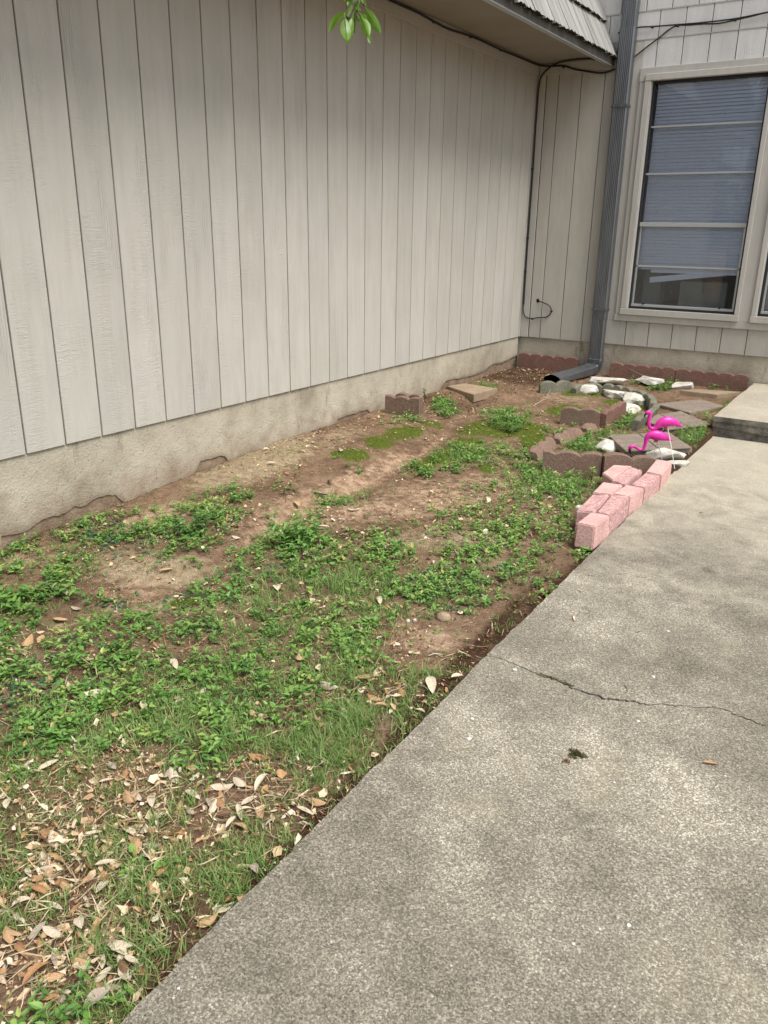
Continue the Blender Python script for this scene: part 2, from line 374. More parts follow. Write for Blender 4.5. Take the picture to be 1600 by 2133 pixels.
MAT['moss_dark'] = leafmat('dark_moss', [(0, (.035, .032, .014)), (1, (.15, .135, .05))], .9, 0, .05)
def dryleaf(name, a, b):
    t = NT(name, .55, .35).per_object()
    c = t.ramp(t.noise(28, 5, .65), [(.35, a), (.65, b)])
    rib = t.ramp(t.math('ABSOLUTE', t.sep(1) if False else t.attr('rib')), [(.0, 1), (.07, 0)])
    c = t.mix(c, tuple(min(1, x * 1.25) for x in b), t.math('MULTIPLY', rib, .5)); t.color(c)
    t.bump(t.noise(60, 4, .7), .003, .7); return t.m
LEAFCOL = {'pale': dryleaf('dry_leaf_pale', (.45, .365, .255), (.67, .59, .46)),
           'tan': dryleaf('dry_leaf_tan', (.36, .21, .105), (.56, .38, .21)),
           'orange': dryleaf('dry_leaf_orange', (.27, .135, .06), (.44, .25, .12)),
           'grey': dryleaf('dry_leaf_grey', (.26, .21, .165), (.46, .39, .31)),
           'brown': dryleaf('dry_leaf_brown', (.10, .055, .03), (.24, .13, .07))}
t = NT('magnolia_green', .3, .5); c = t.ramp(t.noise(20, 3), [(.3, (.10, .22, .02)), (.7, (.20, .36, .035))]); t.color(c)
tl = t.n('ShaderNodeBsdfTranslucent'); t.l(c, tl.inputs[0]); mxs = t.n('ShaderNodeMixShader'); mxs.inputs[0].default_value = .45
out = [q for q in t.t.nodes if q.type == 'OUTPUT_MATERIAL'][0]; t.l(t.b.outputs[0], mxs.inputs[1]); t.l(tl.outputs[0], mxs.inputs[2]); t.l(mxs.outputs[0], out.inputs[0]); MAT['magnolia'] = t.m
t = NT('twig_bark', .85, .2); t.color(t.ramp(t.noise(60, 4), [(.3, (.10, .085, .055)), (.7, (.24, .21, .15))])); MAT['bark'] = t.m
t = NT('green_bark', .7, .2); t.color(t.ramp(t.noise(60, 4), [(.3, (.06, .085, .03)), (.7, (.12, .15, .06))])); MAT['gbark'] = t.m
t = NT('pale_twig', .8, .2); t.color((.48, .43, .35)); MAT['ptwig'] = t.m
# ------------------------------------------------------------------ ground shape
def path_edge(y): return np.interp(y, [-9, -6.74, -5.22, -1.58, 0], [2.29, 2.231, 2.197, 2.137, 2.11])
PATH_Z = -.36
def blob(u, v, L, soft=2.0):
    out = np.zeros_like(u)
    for (a, b, ru, rv, rot, amp) in L:
        w = math.radians(rot); du = (u - a); dv = (v - b)
        x = (du * math.cos(w) + dv * math.sin(w)) / ru; y = (-du * math.sin(w) + dv * math.cos(w)) / rv
        out = np.maximum(out, amp * np.clip(1.5 - (x * x + y * y) ** .5 * 1.0, 0, 1) ** 1.0)
    return out
def uvc(x, y, z=None):
    if z is None: z = np.full_like(x, -.36)
    u, v = proj(np.stack([x, y, z], -1)); return np.clip(u, -40, 1640), np.clip(v, 700, 2170)
# where things lie in the garden bed (picture coordinates of the survey photograph)
CHAN = [(1000, 830), (930, 900), (860, 950), (760, 1000), (640, 1050), (540, 1110), (420, 1165), (250, 1215), (120, 1250)]
SAND = [(620, 1060, 120, 26, -22, 1), (880, 1040, 190, 34, -8, 1), (780, 985, 120, 18, -20, .9), (320, 1075, 90, 20, -12, .9), (870, 1325, 85, 32, 5, 1), (930, 1400, 50, 20, 0, .5),
        (540, 1100, 60, 22, -30, .8), (1080, 1010, 70, 30, 0, .6), (300, 1200, 110, 18, -6, .5), (250, 1245, 90, 14, 0, .45), (1050, 900, 50, 10, 0, .35)]
TAN = [(560, 970, 110, 34, -20, 1), (460, 1000, 70, 24, -15, .8), (320, 1170, 150, 30, 0, .8), (400, 1240, 140, 24, 0, .8), (700, 930, 70, 20, -20, .5), (950, 1120, 160, 30, 0, .6), (1190, 840, 70, 16, 0, .5), (60, 1150, 70, 16, 0, .5)]
DARK = [(1000, 1330, 180, 22, -45, .9), (870, 1480, 160, 26, -50, 1), (700, 1650, 150, 22, -48, 1), (500, 1850, 170, 24, -47, 1), (300, 2060, 200, 26, -46, 1), (1150, 1230, 80, 18, -45, .8), (1090, 800, 110, 25, 5, .75), (960, 850, 90, 15, -10, .5),
        (1230, 1150, 80, 12, -45, .9), (150, 1800, 260, 240, 0, .55), (350, 1960, 300, 200, 0, .6), (720, 1210, 300, 60, 0, .35), (330, 1450, 420, 120, 0, .55), (740, 1115, 160, 14, -8, .6), (880, 850, 60, 12, -10, .6), (600, 940, 140, 9, -22, .35), (60, 1110, 120, 12, -25, .5), (700, 1400, 150, 60, 0, .5)]
MOSS = [(737, 960, 34, 12, 0, 1), (790, 935, 30, 12, 0, 1), (840, 915, 44, 12, -10, 1), (1045, 905, 95, 15, 0, 1), (925, 955, 60, 15, -12, 1), (975, 928, 40, 10, 0, .9), (1180, 868, 45, 10, 0, 1), (1015, 978, 22, 8, 0, 1),
        (385, 1240, 38, 14, 0, .9), (1215, 835, 50, 7, 0, .9), (1340, 858, 40, 9, 0, 1), (1110, 920, 30, 16, 0, 1), (700, 960, 14, 5, 0, .8), (1190, 1045, 40, 12, 0, .6), (1280, 850, 30, 6, 0, .8), (1500, 870, 30, 5, 0, .6), (900, 895, 30, 8, 0, .7), (880, 975, 30, 8, 0, .8), (610, 955, 90, 12, -15, .38), (500, 970, 60, 10, -15, .35)]
chan_w = np.array([on(2, -.34, *q)[:2] for q in CHAN])
def chan_dist(x, y):
    d = np.full(np.shape(x), 9.)
    for a, b in zip(chan_w[:-1], chan_w[1:]):
        ab = b - a; t = np.clip(((x - a[0]) * ab[0] + (y - a[1]) * ab[1]) / (ab @ ab), 0, 1)
        d = np.minimum(d, np.hypot(x - a[0] - t * ab[0], y - a[1] - t * ab[1]))
    return d
def G(x, y, detail=True):
    x = np.asarray(x, float); y = np.asarray(y, float)
    zw = np.interp(y, [-12, -8, -6, -5.3, -4.6, -3.7, -2.5, 0], [-.6, -.50, -.435, -.385, -.338, -.312, -.302, -.285])
    ze = np.interp(y, [-12, -8, -3, -2.2, -1.6, 0], [-.46, -.41, -.385, -.345, -.315, -.29])
    t = np.clip(x / 2.15, 0, 1); t = t * t * (3 - 2 * t)
    z = zw * (1 - t) + ze * t
    d = chan_dist(x, y); z = z - .032 * np.exp(-(d / .10) ** 2) - .010 * np.exp(-(d / .28) ** 2)
    z = z + .045 * (fbm(x * 1.3, y * 1.3, 3, 3) - .5) + .02 * (fbm(x * 5, y * 5, 5, 3) - .5)
    if detail:
        u, v = uvc(x, y); dk = blob(u, v, DARK)
        z = z + (.012 + .018 * dk) * (fbm(x * 22, y * 22, 9, 4) - .5) + .009 * (fbm(x * 70, y * 70, 11, 2) - .5)
        ms = blob(u, v, MOSS); z = z + .012 * np.clip(ms - .4, 0, .6) * fbm(x * 30, y * 30, 13, 2) * 2
    return z
def Gw(x, y):
    """ground with the drop under the house and under the path"""
    z = G(x, y); e = path_edge(y)
    z = np.where(x > e + .015, np.minimum(z, -.46), z)
    z = np.where((x > 2.16) & (y > -1.6) & (x <= e + .1), np.minimum(z, -.33), z)
    return np.where((x < -.02) | (y > .02), np.minimum(z, -.5), z)
def axis(lo, hi, step, ext):
    a = list(np.arange(lo, hi + 1e-6, step)); return np.array([lo - e for e in reversed(ext)] + a + [hi + e for e in ext])
EXT = [.1, .3, .8, 2, 5, 12, 30, 70]
gx = axis(-.06, 2.34, .0125, EXT); gy = axis(-7.0, .06, .0125, EXT)
X, Y = np.meshgrid(gx, gy, indexing='ij'); Z = Gw(X, Y)
far = (X < -.3) | (X > 2.6) | (Y > .3) | (Y < -7.3)
Z = np.where(far, -.5, Z)
V = np.stack([X.ravel(), Y.ravel(), Z.ravel()], 1); nx, ny = X.shape
idx = np.arange(nx * ny).reshape(nx, ny); a = idx[:-1, :-1].ravel(); b = idx[1:, :-1].ravel(); c = idx[1:, 1:].ravel(); d = idx[:-1, 1:].ravel()
T = np.concatenate([np.stack([a, b, c], 1), np.stack([a, c, d], 1)])
ground = trimesh('ground', V, T, MAT['soil'], smooth=True); tag(ground, kind='structure')
U, Vv = uvc(X.ravel(), Y.ravel())
cdist = chan_dist(X.ravel(), Y.ravel())
nn = fbm(X.ravel() * 3, Y.ravel() * 3, 21, 4)
for nm, val in (('sand', np.maximum(blob(U, Vv, SAND), np.exp(-(cdist / .05) ** 2) * .5) * (.2 + 1.3 * nn)), ('tan', blob(U, Vv, TAN)),
                ('dark', np.maximum(blob(U, Vv, DARK), np.exp(-((path_edge(Y.ravel()) - X.ravel()) / .07) ** 2) * .9)), ('moss', blob(U, Vv, MOSS))):
    at = ground.data.attributes.new(nm, 'FLOAT', 'POINT'); at.data.foreach_set('value', val.astype(np.float32))

# ------------------------------------------------------------------ concrete path with its crack
crack_px = [(1015, 1366), (1040, 1371), (1070, 1382), (1098, 1394), (1125, 1407), (1150, 1415), (1172, 1422), (1192, 1433), (1215, 1441), (1243, 1449), (1262, 1456),
            (1280, 1457), (1305, 1459), (1330, 1464), (1352, 1468), (1375, 1466), (1400, 1469), (1430, 1471), (1462, 1474), (1485, 1473), (1510, 1479), (1535, 1489), (1560, 1498), (1580, 1507), (1600, 1513)]
cr_w = [on(2, PATH_Z, *q)[:2] for q in crack_px]
cr_w[0] = np.array([float(path_edge(cr_w[0][1])), cr_w[0][1]])
dd = cr_w[-1] - cr_w[-5]; cr_w += [cr_w[-1] + dd * 2, cr_w[-1] + dd * 6 + np.array([0, .1])]
cr = []
for i in range(len(cr_w) - 1):
    for k in range(5):
        t = k / 5; p = cr_w[i] * (1 - t) + cr_w[i + 1] * t
        cr.append(p + np.array([rng.normal(0, .0022), rng.normal(0, .0028)]) * (0 if (i == 0 and k == 0) else 1))
cr = [p for p in cr]; cr.append(cr_w[-1]); cr = np.array(cr)
wid = np.interp(cr[:, 0], [2.2, 2.5, 2.56, 2.66, 2.75, 3.2, 5], [.003, .006, .012, .010, .0058, .0055, .006]) * rng.uniform(.6, 1.3, len(cr))
XR = cr[-1, 0]
def slab_part(poly_top, name, holes=None):
    bm = bmesh.new(); n = len(poly_top)
    tv = [bm.verts.new((p[0], p[1], PATH_Z)) for p in poly_top]
    f = bm.faces.new(tv); bmesh.ops.recalc_face_normals(bm, faces=[f])
    if f.normal.z < 0: f.normal_flip()
    r = bmesh.ops.extrude_face_region(bm, geom=[f])
    for q in r['geom']:
        if isinstance(q, bmesh.types.BMVert): q.co.z = PATH_Z
    for q in tv: q.co.z = PATH_Z - .11
    bmesh.ops.triangulate(bm, faces=bm.faces[:]); bmesh.ops.recalc_face_normals(bm, faces=bm.faces)
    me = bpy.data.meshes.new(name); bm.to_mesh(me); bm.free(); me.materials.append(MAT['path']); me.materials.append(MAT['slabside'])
    for p in me.polygons:
        if p.normal.z < .5: p.material_index = 1
    o = bpy.data.objects.new(name, me); link(o); return o
ys_lo = np.linspace(-9, cr[0, 1] - .01, 240); ys_hi = np.linspace(cr[0, 1] + .01, -1.575, 260)
def edge_pt(y): return (float(path_edge(y)) + .009 * (fbm(np.array([y * 7.]), np.array([.3]), 4, 5)[0] - .5) * 2 + .006 * (vnoise(np.array([y * 60.]), np.array([.5]), 8)[0] - .5), y)
lo = [(XR, -9.0)] + [tuple(p - np.array([0, w / 2])) for p, w in zip(cr[::-1], wid[::-1])] + [edge_pt(y) for y in ys_lo[::-1]]
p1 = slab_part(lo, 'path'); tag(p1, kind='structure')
hi = [edge_pt(y) for y in ys_hi[::-1]] + [tuple(p + np.array([0, w / 2])) for p, w in zip(cr, wid)] + [(XR, -1.575)]
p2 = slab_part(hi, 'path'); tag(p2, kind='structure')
# chamfered, crumbling lip along the lawn edge and grit in the crack
bb = MB(); bb.v = []; 
for q0, q1 in zip(cr[:-1], cr[1:]):
    if q0[0] > 4.2: break
    bb.add([(q0[0], q0[1] - .006, PATH_Z - .008), (q1[0], q1[1] - .006, PATH_Z - .008), (q1[0], q1[1] + .006, PATH_Z - .008), (q0[0], q0[1] + .006, PATH_Z - .008)], [(0, 1, 2, 3)])
g_ = bb.build('crack_dirt', MAT['dark']); g_.parent = p1

# raised slab by the wall
SL = -.22
mb = MB()
n = 26
fx = np.linspace(2.138, 3.9, n); front = [(x, -1.58 + .05 * (x - 2.14) * 0 + .006 * (vnoise(np.array([x * 14.]), np.array([2.]), 3)[0] - .5)) for x in fx]
side = [(2.138 + .01 * (vnoise(np.array([y * 10.]), np.array([7.]), 5)[0] - .5), y) for y in np.linspace(-1.5, -.001, 24)]
poly = front[::1] + [(3.9, -.001)] + side[::-1]
bm = bmesh.new(); vb = [bm.verts.new((p[0], p[1], SL)) for p in poly]; f = bm.faces.new(vb)
if f.normal.z < 0: f.normal_flip()
bm.normal_update()
r = bmesh.ops.extrude_face_region(bm, geom=[f]); 
for q in vb: q.co.z = SL - .035
# lower part, a touch recessed with an uneven cold joint
bot = [e for e in bm.edges if e.verts[0] in vb and e.verts[1] in vb]
bmesh.ops.triangulate(bm, faces=bm.faces[:]); bmesh.ops.recalc_face_normals(bm, faces=bm.faces)
me = bpy.data.meshes.new('step'); bm.to_mesh(me); bm.free(); me.materials.append(MAT['slab']); me.materials.append(MAT['slabside'])
for p in me.polygons:
    if p.normal.z < .5: p.material_index = 1
step = link(bpy.data.objects.new('raised_slab', me)); tag(step, kind='structure')
mb = MB(); m = 60; xs = np.linspace(2.138, 3.9, m)
jz = -.292 - .018 * np.clip((xs - 2.14) / .35, 0, 1) + .010 * (fbm(xs * 9, xs * 0 + 1, 6, 4) - .5)
def yy(x, z): return -1.572 + .010 * (fbm(np.array([x * 12]), np.array([z * 20]), 2, 3)[0] - .5)
for k in range(m - 1):
    A = [(xs[k], yy(xs[k], SL), SL - .03), (xs[k + 1], yy(xs[k + 1], SL), SL - .03), (xs[k + 1], yy(xs[k + 1], -.28), jz[k + 1]), (xs[k], yy(xs[k], -.28), jz[k])]
    mb.add(A, [(0, 1, 2, 3)])
    B = [(xs[k], -1.562, jz[k]), (xs[k + 1], -1.562, jz[k + 1]), (xs[k + 1], -1.557, -.42), (xs[k], -1.557, -.42)]
    mb.add([A[3], A[2], B[1], B[0]], [(0, 1, 2, 3)]); mb.add(B, [(0, 1, 2, 3)])
mb.add([(2.145, -1.57, SL - .03), (2.145, -.001, SL - .03), (2.145, -.001, -.5), (2.145, -1.57, -.5)], [(0, 1, 2, 3)])
ss = mb.build('slab_face', MAT['slabside'], step)

# ------------------------------------------------------------------ house
house = empty('house', (0, 0, 0), 'beige house corner with grooved plank siding, a shake roof edge and a tall window', 'house')
def board_mesh(w, h, d, name='siding_board', mat='siding', c=.0022):
    b = MB(); b.box((0, 0, 0), (w, d, h), 0, c)
    me = bpy.data.meshes.new(name); me.from_pydata(b.v, [], b.f); me.materials.append(MAT[mat]); return me
# wall A backing mesh + boards (x = 0 face, boards run along y)
mb = MB(); mb.box((-.10, -7.8, .004), (-.010, -.012, 2.325)); wallA = mb.build('wall', MAT['backing'], house)
GA = [-.05] + [-(.25 + .2032 * k) for k in range(37)]
gap = .0075
cache = {}
def put_board(parent, name, w, h, d, loc, rotz=0, mat='siding', c=.0022):
    key = (round(w, 4), round(h, 4), round(d, 4), mat)
    if key not in cache: cache[key] = board_mesh(w, h, d, name, mat, c)
    o = bpy.data.objects.new(name, cache[key]); o.location = loc; o.rotation_euler = (0, 0, rotz); return link(o, parent)
for a, b in zip(GA[:-1], GA[1:]):
    w = a - b - gap
    o = put_board(wallA, 'siding_board', w, 2.318, .014, (0, b + gap / 2, 0), math.pi / 2)   # rotated: local x -> +y, local y -> -x
o = put_board(wallA, 'corner_board', .046 - gap / 2, 2.318, .014, (0, -.05 + gap / 2, 0), math.pi / 2)
# frieze board at the top
mb = MB(); mb.box((.0005, -7.6, 2.236), (.016, -.017, 2.3245), 0, .002); mb.build('frieze_board', MAT['trim'], wallA)
# foundation A: bare core, and a plaster coat with broken lower edge
mb = MB(); mb.box((-.16, -7.8, -.75), (-.0225, -.03, .001)); mb.build('foundation', MAT['bare'], wallA)
lowpx = [(0, 1119), (60, 1106), (92, 1082), (110, 1076), (125, 1074), (150, 1062), (158, 1054), (168, 1057), (178, 1053), (205, 1036), (225, 1031), (242, 1031), (250, 1040), (262, 1050), (330, 1030), (405, 990),
         (418, 962), (440, 955), (460, 950), (470, 950), (478, 962), (560, 940), (650, 905), (700, 884), (706, 873), (720, 868), (736, 863), (755, 856), (768, 854), (774, 866), (850, 850), (915, 815), (929, 794), (945, 790), (957, 789), (984, 783), (1010, 774), (1022, 764), (1030, 758), (1047, 756), (1066, 746), (1077, 740)]
pts = [on(0, -.012, *q)[1:] for q in lowpx]; py_ = np.array([p[0] for p in pts]); pz_ = np.array([p[1] for p in pts]); o_ = np.argsort(py_)
ysn = np.arange(-7.8, -.021, .012); low = np.interp(ysn, py_[o_], pz_[o_], left=-.55)
low = low + .006 * (fbm(ysn * 25, ysn * 0, 31, 4) - .5) * 2
low[ysn < py_.min()] = np.minimum(low[ysn < py_.min()], -.5)
mb = MB(); NZ = 16; vv = []; 
for i, y in enumerate(ysn):
    for k in range(NZ + 1):
        t = k / NZ; z = low[i] + (.0005 - low[i]) * t
        x = -.012 + .006 * (fbm(np.array([y * 5.]), np.array([z * 5.]), 41, 3)[0] - .5) - (.004 if k == 0 else 0)
        vv.append((x, y, z))
    vv.append((-.024, y, low[i] + .002))
R = NZ + 2; ff = []
for i in range(len(ysn) - 1):
    for k in range(NZ): ff.append((i * R + k, (i + 1) * R + k, (i + 1) * R + k + 1, i * R + k + 1))
    ff.append((i * R + NZ + 1, (i + 1) * R + NZ + 1, (i + 1) * R, i * R))
mb.add(vv, ff); mb.build('plaster_coat', MAT['stucco'], wallA, smooth=50)

# wall B (y = 0 face)
wallB = MB()
WX0, WX1, WZ0, WZ1 = 1.008, 1.900, .328, 2.125
W2X0, W2X1 = 2.078, 2.97
for (x0, x1, z0, z1) in ((-.1, WX0, .004, 4.2), (WX0, W2X1, .004, WZ0), (WX0, W2X1, WZ1, 4.2), (WX1, W2X0, WZ0, WZ1), (W2X1, 5, .004, 4.2)):
    wallB.box((x0, .010, z0), (x1, .09, z1))
wallB = wallB.build('wall', MAT['backing'], house)
gB = [.1954 + .2032 * k for k in range(0, 24)]
def bB(x0, x1, z0, z1, mat='siding', name='siding_board', d=.012):
    put_board(wallB, name, x1 - x0 - gap * .8, z1 - z0, d, (x0 + gap * .4, 0, z0), 0, mat)
mb = MB(); mb.box((.001, -.012, 0), (.078, -.0005, 2.235), 0, .002); mb.build('corner_board', MAT['trim'], wallB)
edges = [.080] + gB
for a, b in zip(edges[:-1], edges[1:]):
    if b <= .81:
        bB(a, b, 0, 2.43)
    elif a < .81: bB(a, .905, 0, 2.43) if False else (bB(a, b, 0, .212), put_board(wallB, 'siding_board', .905 - a - gap * .4, 2.43 - .212, .012, (a + gap * .4, 0, .2125), 0, 'siding'))
    if a > .9 or (a < .81 and b > .9):
        if a > .9: bB(a, b, 0, .212); bB(a, b, 2.229, 2.43, 'siding_skylit')
        else: put_board(wallB, 'siding_board', b - .905 - gap * .4, .201, .012, (.905, 0, 2.229), 0, 'siding_skylit')
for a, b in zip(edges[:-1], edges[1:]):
    bB(a, b, 2.437, 2.632, 'siding_skylit')
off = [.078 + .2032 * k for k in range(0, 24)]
for a, b in zip(off[:-1], off[1:]): bB(a + .0, b, 2.640, 2.95, 'siding_skylit')
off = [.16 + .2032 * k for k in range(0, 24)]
for a, b in zip(off[:-1], off[1:]): bB(a + .0, b, 2.958, 3.6, 'siding_skylit')
for z in (2.4305, 2.6325, 2.9505):
    mb = MB(); mb.box((.0, -.0035, z), (4.9, .008, z + .006), 0, 0); mb.build('flashing', MAT['trim'], wallB)
mb = MB(); mb.box((.0165, -.016, 2.236), (.652, -.0005, 2.3245), 0, .002); mb.build('frieze_board', MAT['trim'], wallB)
# foundation B
mb = MB(); NB = 160; xs = np.linspace(-.03, 5, 420); vv = []; ff = []
for i, x in enumerate(xs):
    for k in range(9):
        z = -.6 + .6005 * k / 8; vv.append((x, .014 + .006 * (fbm(np.array([x * 5.]), np.array([z * 5.]), 51, 3)[0] - .5), z))
for i in range(len(xs) - 1):
    for k in range(8): ff.append((i * 9 + k, (i + 1) * 9 + k, (i + 1) * 9 + k + 1, i * 9 + k + 1))
mb.add(vv, ff); mb.build('foundation', MAT['stucco'], wallB, smooth=50)
mb = MB(); mb.box((-.1, .03, -.7), (5, .2, 0.0)); mb.build('foundation_core', MAT['bare'], wallB)

# ---- windows
def window(x0, x1, first=True):
    z0, z1 = WZ0, WZ1
    mb = MB(); t = .015                                    # aluminium outer frame, recessed in the opening
    for (a, b) in (((x0 + .0005, .012, z0), (x0 + t, .075, z1)), ((x1 - t, .012, z0), (x1 - .0005, .075, z1)), ((x0 + t, .012, z1 - t), (x1 - t, .075, z1 - .0005)), ((x0 + t, .012, z0 + .0005), (x1 - t, .075, z0 + t))):
        mb.box(a, b, 0, .001)
    win = mb.build('window', MAT['seal'], house)
    # casing: flat outer boards with a raised inner moulding
    oz0, oz1 = .214, 2.227
    def trim(name, a, b): q = MB(); q.box(a, b, 0, .0025); q.build(name, MAT['trim'], win)
    if first:
        trim('outer_casing', (.905, -.020, oz0 + .057), (WX0 - .0015, -.0005, oz1 - .103))
        trim('head_casing', (.900, -.022, oz1 - .1015), (3.2, -.0005, oz1))
        trim('sill_board', (.900, -.022, oz0), (3.2, -.0005, oz0 + .0555))
        trim('outer_casing', (WX1 + .0015, -.020, oz0 + .057), (W2X0 - .0015, -.0005, oz1 - .103))
        trim('jamb', (x0 - .006, -.030, z0 - .002), (x0 + .0, .03, z1 + .002))
    xa, xb = (x0 - .055, x1 + .038) if first else (x0 - .044, x1 + .05)
    ya = -.038
    trim('moulding', (xa, ya, z0 - .0005), (x0 - .0065, -.0205, z1))
    trim('moulding', (x1 + .003, ya, z0 - .0005), (xb, -.0205, z1))
    trim('moulding', (xa, ya - .002, z1 + .0015), (xb, -.0225, z1 + .050))
    trim('moulding', (xa - .004, ya - .004, z0 - .056), (xb + .004, -.0225, z0 - .0025))
    # inner sash and bars
    sx0, sx1 = x0 + t, x1 - t
    def bar(name, a, b, m='alu'): q = MB(); q.box(a, b, 0, .0015); q.build(name, MAT[m], win)
    for z in (1.788, 1.427): bar('glazing_bar', (sx0 + .001, .030, z - .007), (sx1 - .001, .046, z + .007))
    bar('meeting_rail', (sx0 + .001, .018, 1.010), (sx1 - .001, .046, 1.044))
    bar('glazing_bar', (sx0 + .001, .034, .678), (sx1 - .001, .050, .692))
    bar('bottom_rail', (sx0 + .001, .022, z0 + t), (sx1 - .001, .050, z0 + t + .022))
    bar('sash_stile', (sx0 + .001, .034, z0 + t + .023), (sx0 + .018, .052, 1.009))
    bar('sash_stile', (sx1 - .018, .034, z0 + t + .023), (sx1 - .001, .052, 1.009))
    for x in (sx0 + .10, sx1 - .12): bar('latch', (x, .010, z0 + t + .018), (x + .014, .021, z0 + t + .036), 'seal')
    q = MB(); q.box((sx0 + .0, .0402, z0 + t), (sx1, .0438, z1 - t)); q.build('glass_pane', MAT['glass'], win)
    # venetian blind
    bx0, bx1 = x0 + .024, x1 - .02
    sm = MB(); w = bx1 - bx0; ns = 8; vv = []; ff = []
    for i in range(ns + 1):
        for k in range(4):
            a = (k / 3 - .5) * .031; cz = .0022 * (1 - (k / 1.5 - 1) ** 2)
            yv = a * math.cos(math.radians(62)) + cz * math.sin(math.radians(62)); zv = a * math.sin(math.radians(62)) * 1 - cz * math.cos(math.radians(62))
            vv.append((w * i / ns, yv, zv))
    for i in range(ns):
        for k in range(3): ff.append((i * 4 + k, (i + 1) * 4 + k, (i + 1) * 4 + k + 1, i * 4 + k + 1))
    sm.add(vv, ff)
    sme = bpy.data.meshes.new('blind_slat'); sme.from_pydata(sm.v, [], sm.f); sme.materials.append(MAT['blind'])
    zbot = .70 if first else 1.25
    z = 2.068; k = 0
    while z > zbot:
        o = bpy.data.objects.new('blind_slat', sme); o.location = (bx0, .083, z); o.rotation_euler = (random.uniform(-.03, .03), random.uniform(-.0015, .0015), 0); link(o, win)
        z -= .0268; k += 1
    if first:
        for (xa_, dz, ang, sc) in ((bx0, .688, -.010, 1), (bx0 + .0, .672, .006, 1), (bx0 + .115, .648, -.0, .87), (bx0 + .115, .560, -.135, .86), (bx0 + .115, .578, -.125, .86)):
            o = bpy.data.objects.new('blind_slat', sme); o.location = (xa_, .083, dz); o.rotation_euler = (0.25, ang, 0); o.scale = (sc, 1, 1); link(o, win)
        tri = MB()
    q = MB(); q.box((bx0, .078, 2.084), (bx1, .11, 2.108), 0, .002); q.build('blind_headrail', MAT['blind'], win)
    for fx_ in (.16, .86):
        q = MB(); q.tube([(bx0 + w * fx_, .0665, 2.08), (bx0 + w * fx_, .0665, zbot)], .0012, 5); q.build('blind_cord', MAT['blind'], win)
    return win
w1 = window(WX0, WX1, True); w2 = window(W2X0, W2X1, False)
# room behind the windows
mb = MB()
mb.add([(.5, .16, .0), (4.2, .16, .0), (4.2, 3, .0), (.5, 3, .0), (.5, .16, 2.5), (4.2, .16, 2.5), (4.2, 3, 2.5), (.5, 3, 2.5)], [(0, 1, 2, 3), (4, 7, 6, 5), (3, 2, 6, 7), (0, 3, 7, 4), (1, 5, 6, 2)])
mb.add([(.5, .155, 0), (.5, .155, 2.5), (.99, .155, 2.5), (.99, .155, 0)], [(0, 1, 2, 3)])
mb.build('room_interior', MAT['room'], house, fix=False)
cab = MB(); cab.box((1.35, .35, .01), (1.75, .7, .56), 0, .006); cab.box((1.02, .35, .01), (1.18, .5, .9), 0, .006); cab.build('cabinet', MAT['room'], house)
bxo = MB(); bxo.box((2.10, .14, .34), (2.6, .4, .60), 0, .003); ob = bxo.build('carton', MAT['boxwhite']); tag(ob, 'white carton with a red top edge behind the second window', 'box')
bxo = MB(); bxo.box((2.099, .139, .5805), (2.601, .401, .607), 0, .002); bxo.build('carton_lid', MAT['boxred'], ob)

# ---- roof edge
mb = MB(); mb.add([(.655, -7.8, 2.300), (.655, -.004, 2.300), (.18, -.004, 3.38), (.18, -7.8, 3.38), (.60, -7.8, 2.300), (.60, -.004, 2.300), (.10, -.004, 3.38), (.10, -7.8, 3.38)],
                  [(0, 1, 2, 3), (5, 4, 7, 6), (0, 3, 7, 4), (1, 5, 6, 2), (3, 2, 6, 7), (0, 4, 5, 1)]); roof = mb.build('roof', MAT['butt'], house)
mb = MB(); mb.box((.0, -7.8, 2.3255), (.652, -.0005, 2.334)); mb.build('soffit', MAT['soffit'], roof)
mb = MB(); mb.box((.6525, -7.8, 2.262), (.668, -.002, 2.322), 0, .0015); mb.build('fascia', MAT['fascia'], roof)
mb = MB(); mb.box((.630, -7.8, 2.256), (.672, -.002, 2.2615), 0, .001); mb.build('drip_edge', MAT['alu'], roof)
sl = Vector((-.475, 0, 1.08)).normalized(); nrm = Vector((1.08, 0, .475)).normalized()
def shake(y0, y1, s0, s1, lift, th):
    """one split-wood shake: slopes up the mansard, ragged dark butt end"""
    nseg = 9; vv = []; ff = []; mi = []
    base = Vector((.672, 0, 2.305)); yc = (y0 + y1) / 2
    for i in range(nseg + 1):
        y = y0 + (y1 - y0) * i / nseg; rag = random.uniform(-.014, .008); fl = random.uniform(-.0012, .0012)
        for (s, h) in ((s0 + rag, lift + th + fl), (s1, .008 + fl * .3), (s1, .0), (s0 + rag * .4 + .004, lift)):
            p = base + sl * s + nrm * h; vv.append((p.x, y, p.z))
    for i in range(nseg):
        a = i * 4; b = a + 4
        ff += [(a, b, b + 1, a + 1), (a + 1, b + 1, b + 2, a + 2), (a + 2, b + 2, b + 3, a + 3), (a + 3, b + 3, b, a)]; mi += [0, 0, 0, 1]
    ff += [(0, 1, 2, 3), (nseg * 4, nseg * 4 + 3, nseg * 4 + 2, nseg * 4 + 1)]; mi += [0, 0]
    q = MB(); q.v = vv; q.f = ff; q.m = mi; return q.build('shingle', [MAT['shake'], MAT['butt']], roof)
cuts = [[-.012, -.16, -.29, -.50, -.60, -.80, -.95, -1.148, -1.30, -1.42, -1.60, -1.768, -1.9, -2.05, -2.26, -2.42, -2.6, -2.75, -2.95]]
def jitter_cuts(seed):
    r = random.Random(seed); c = [-.012]; 
    while c[-1] > -3.1: c.append(c[-1] - r.uniform(.10, .27))
    return c
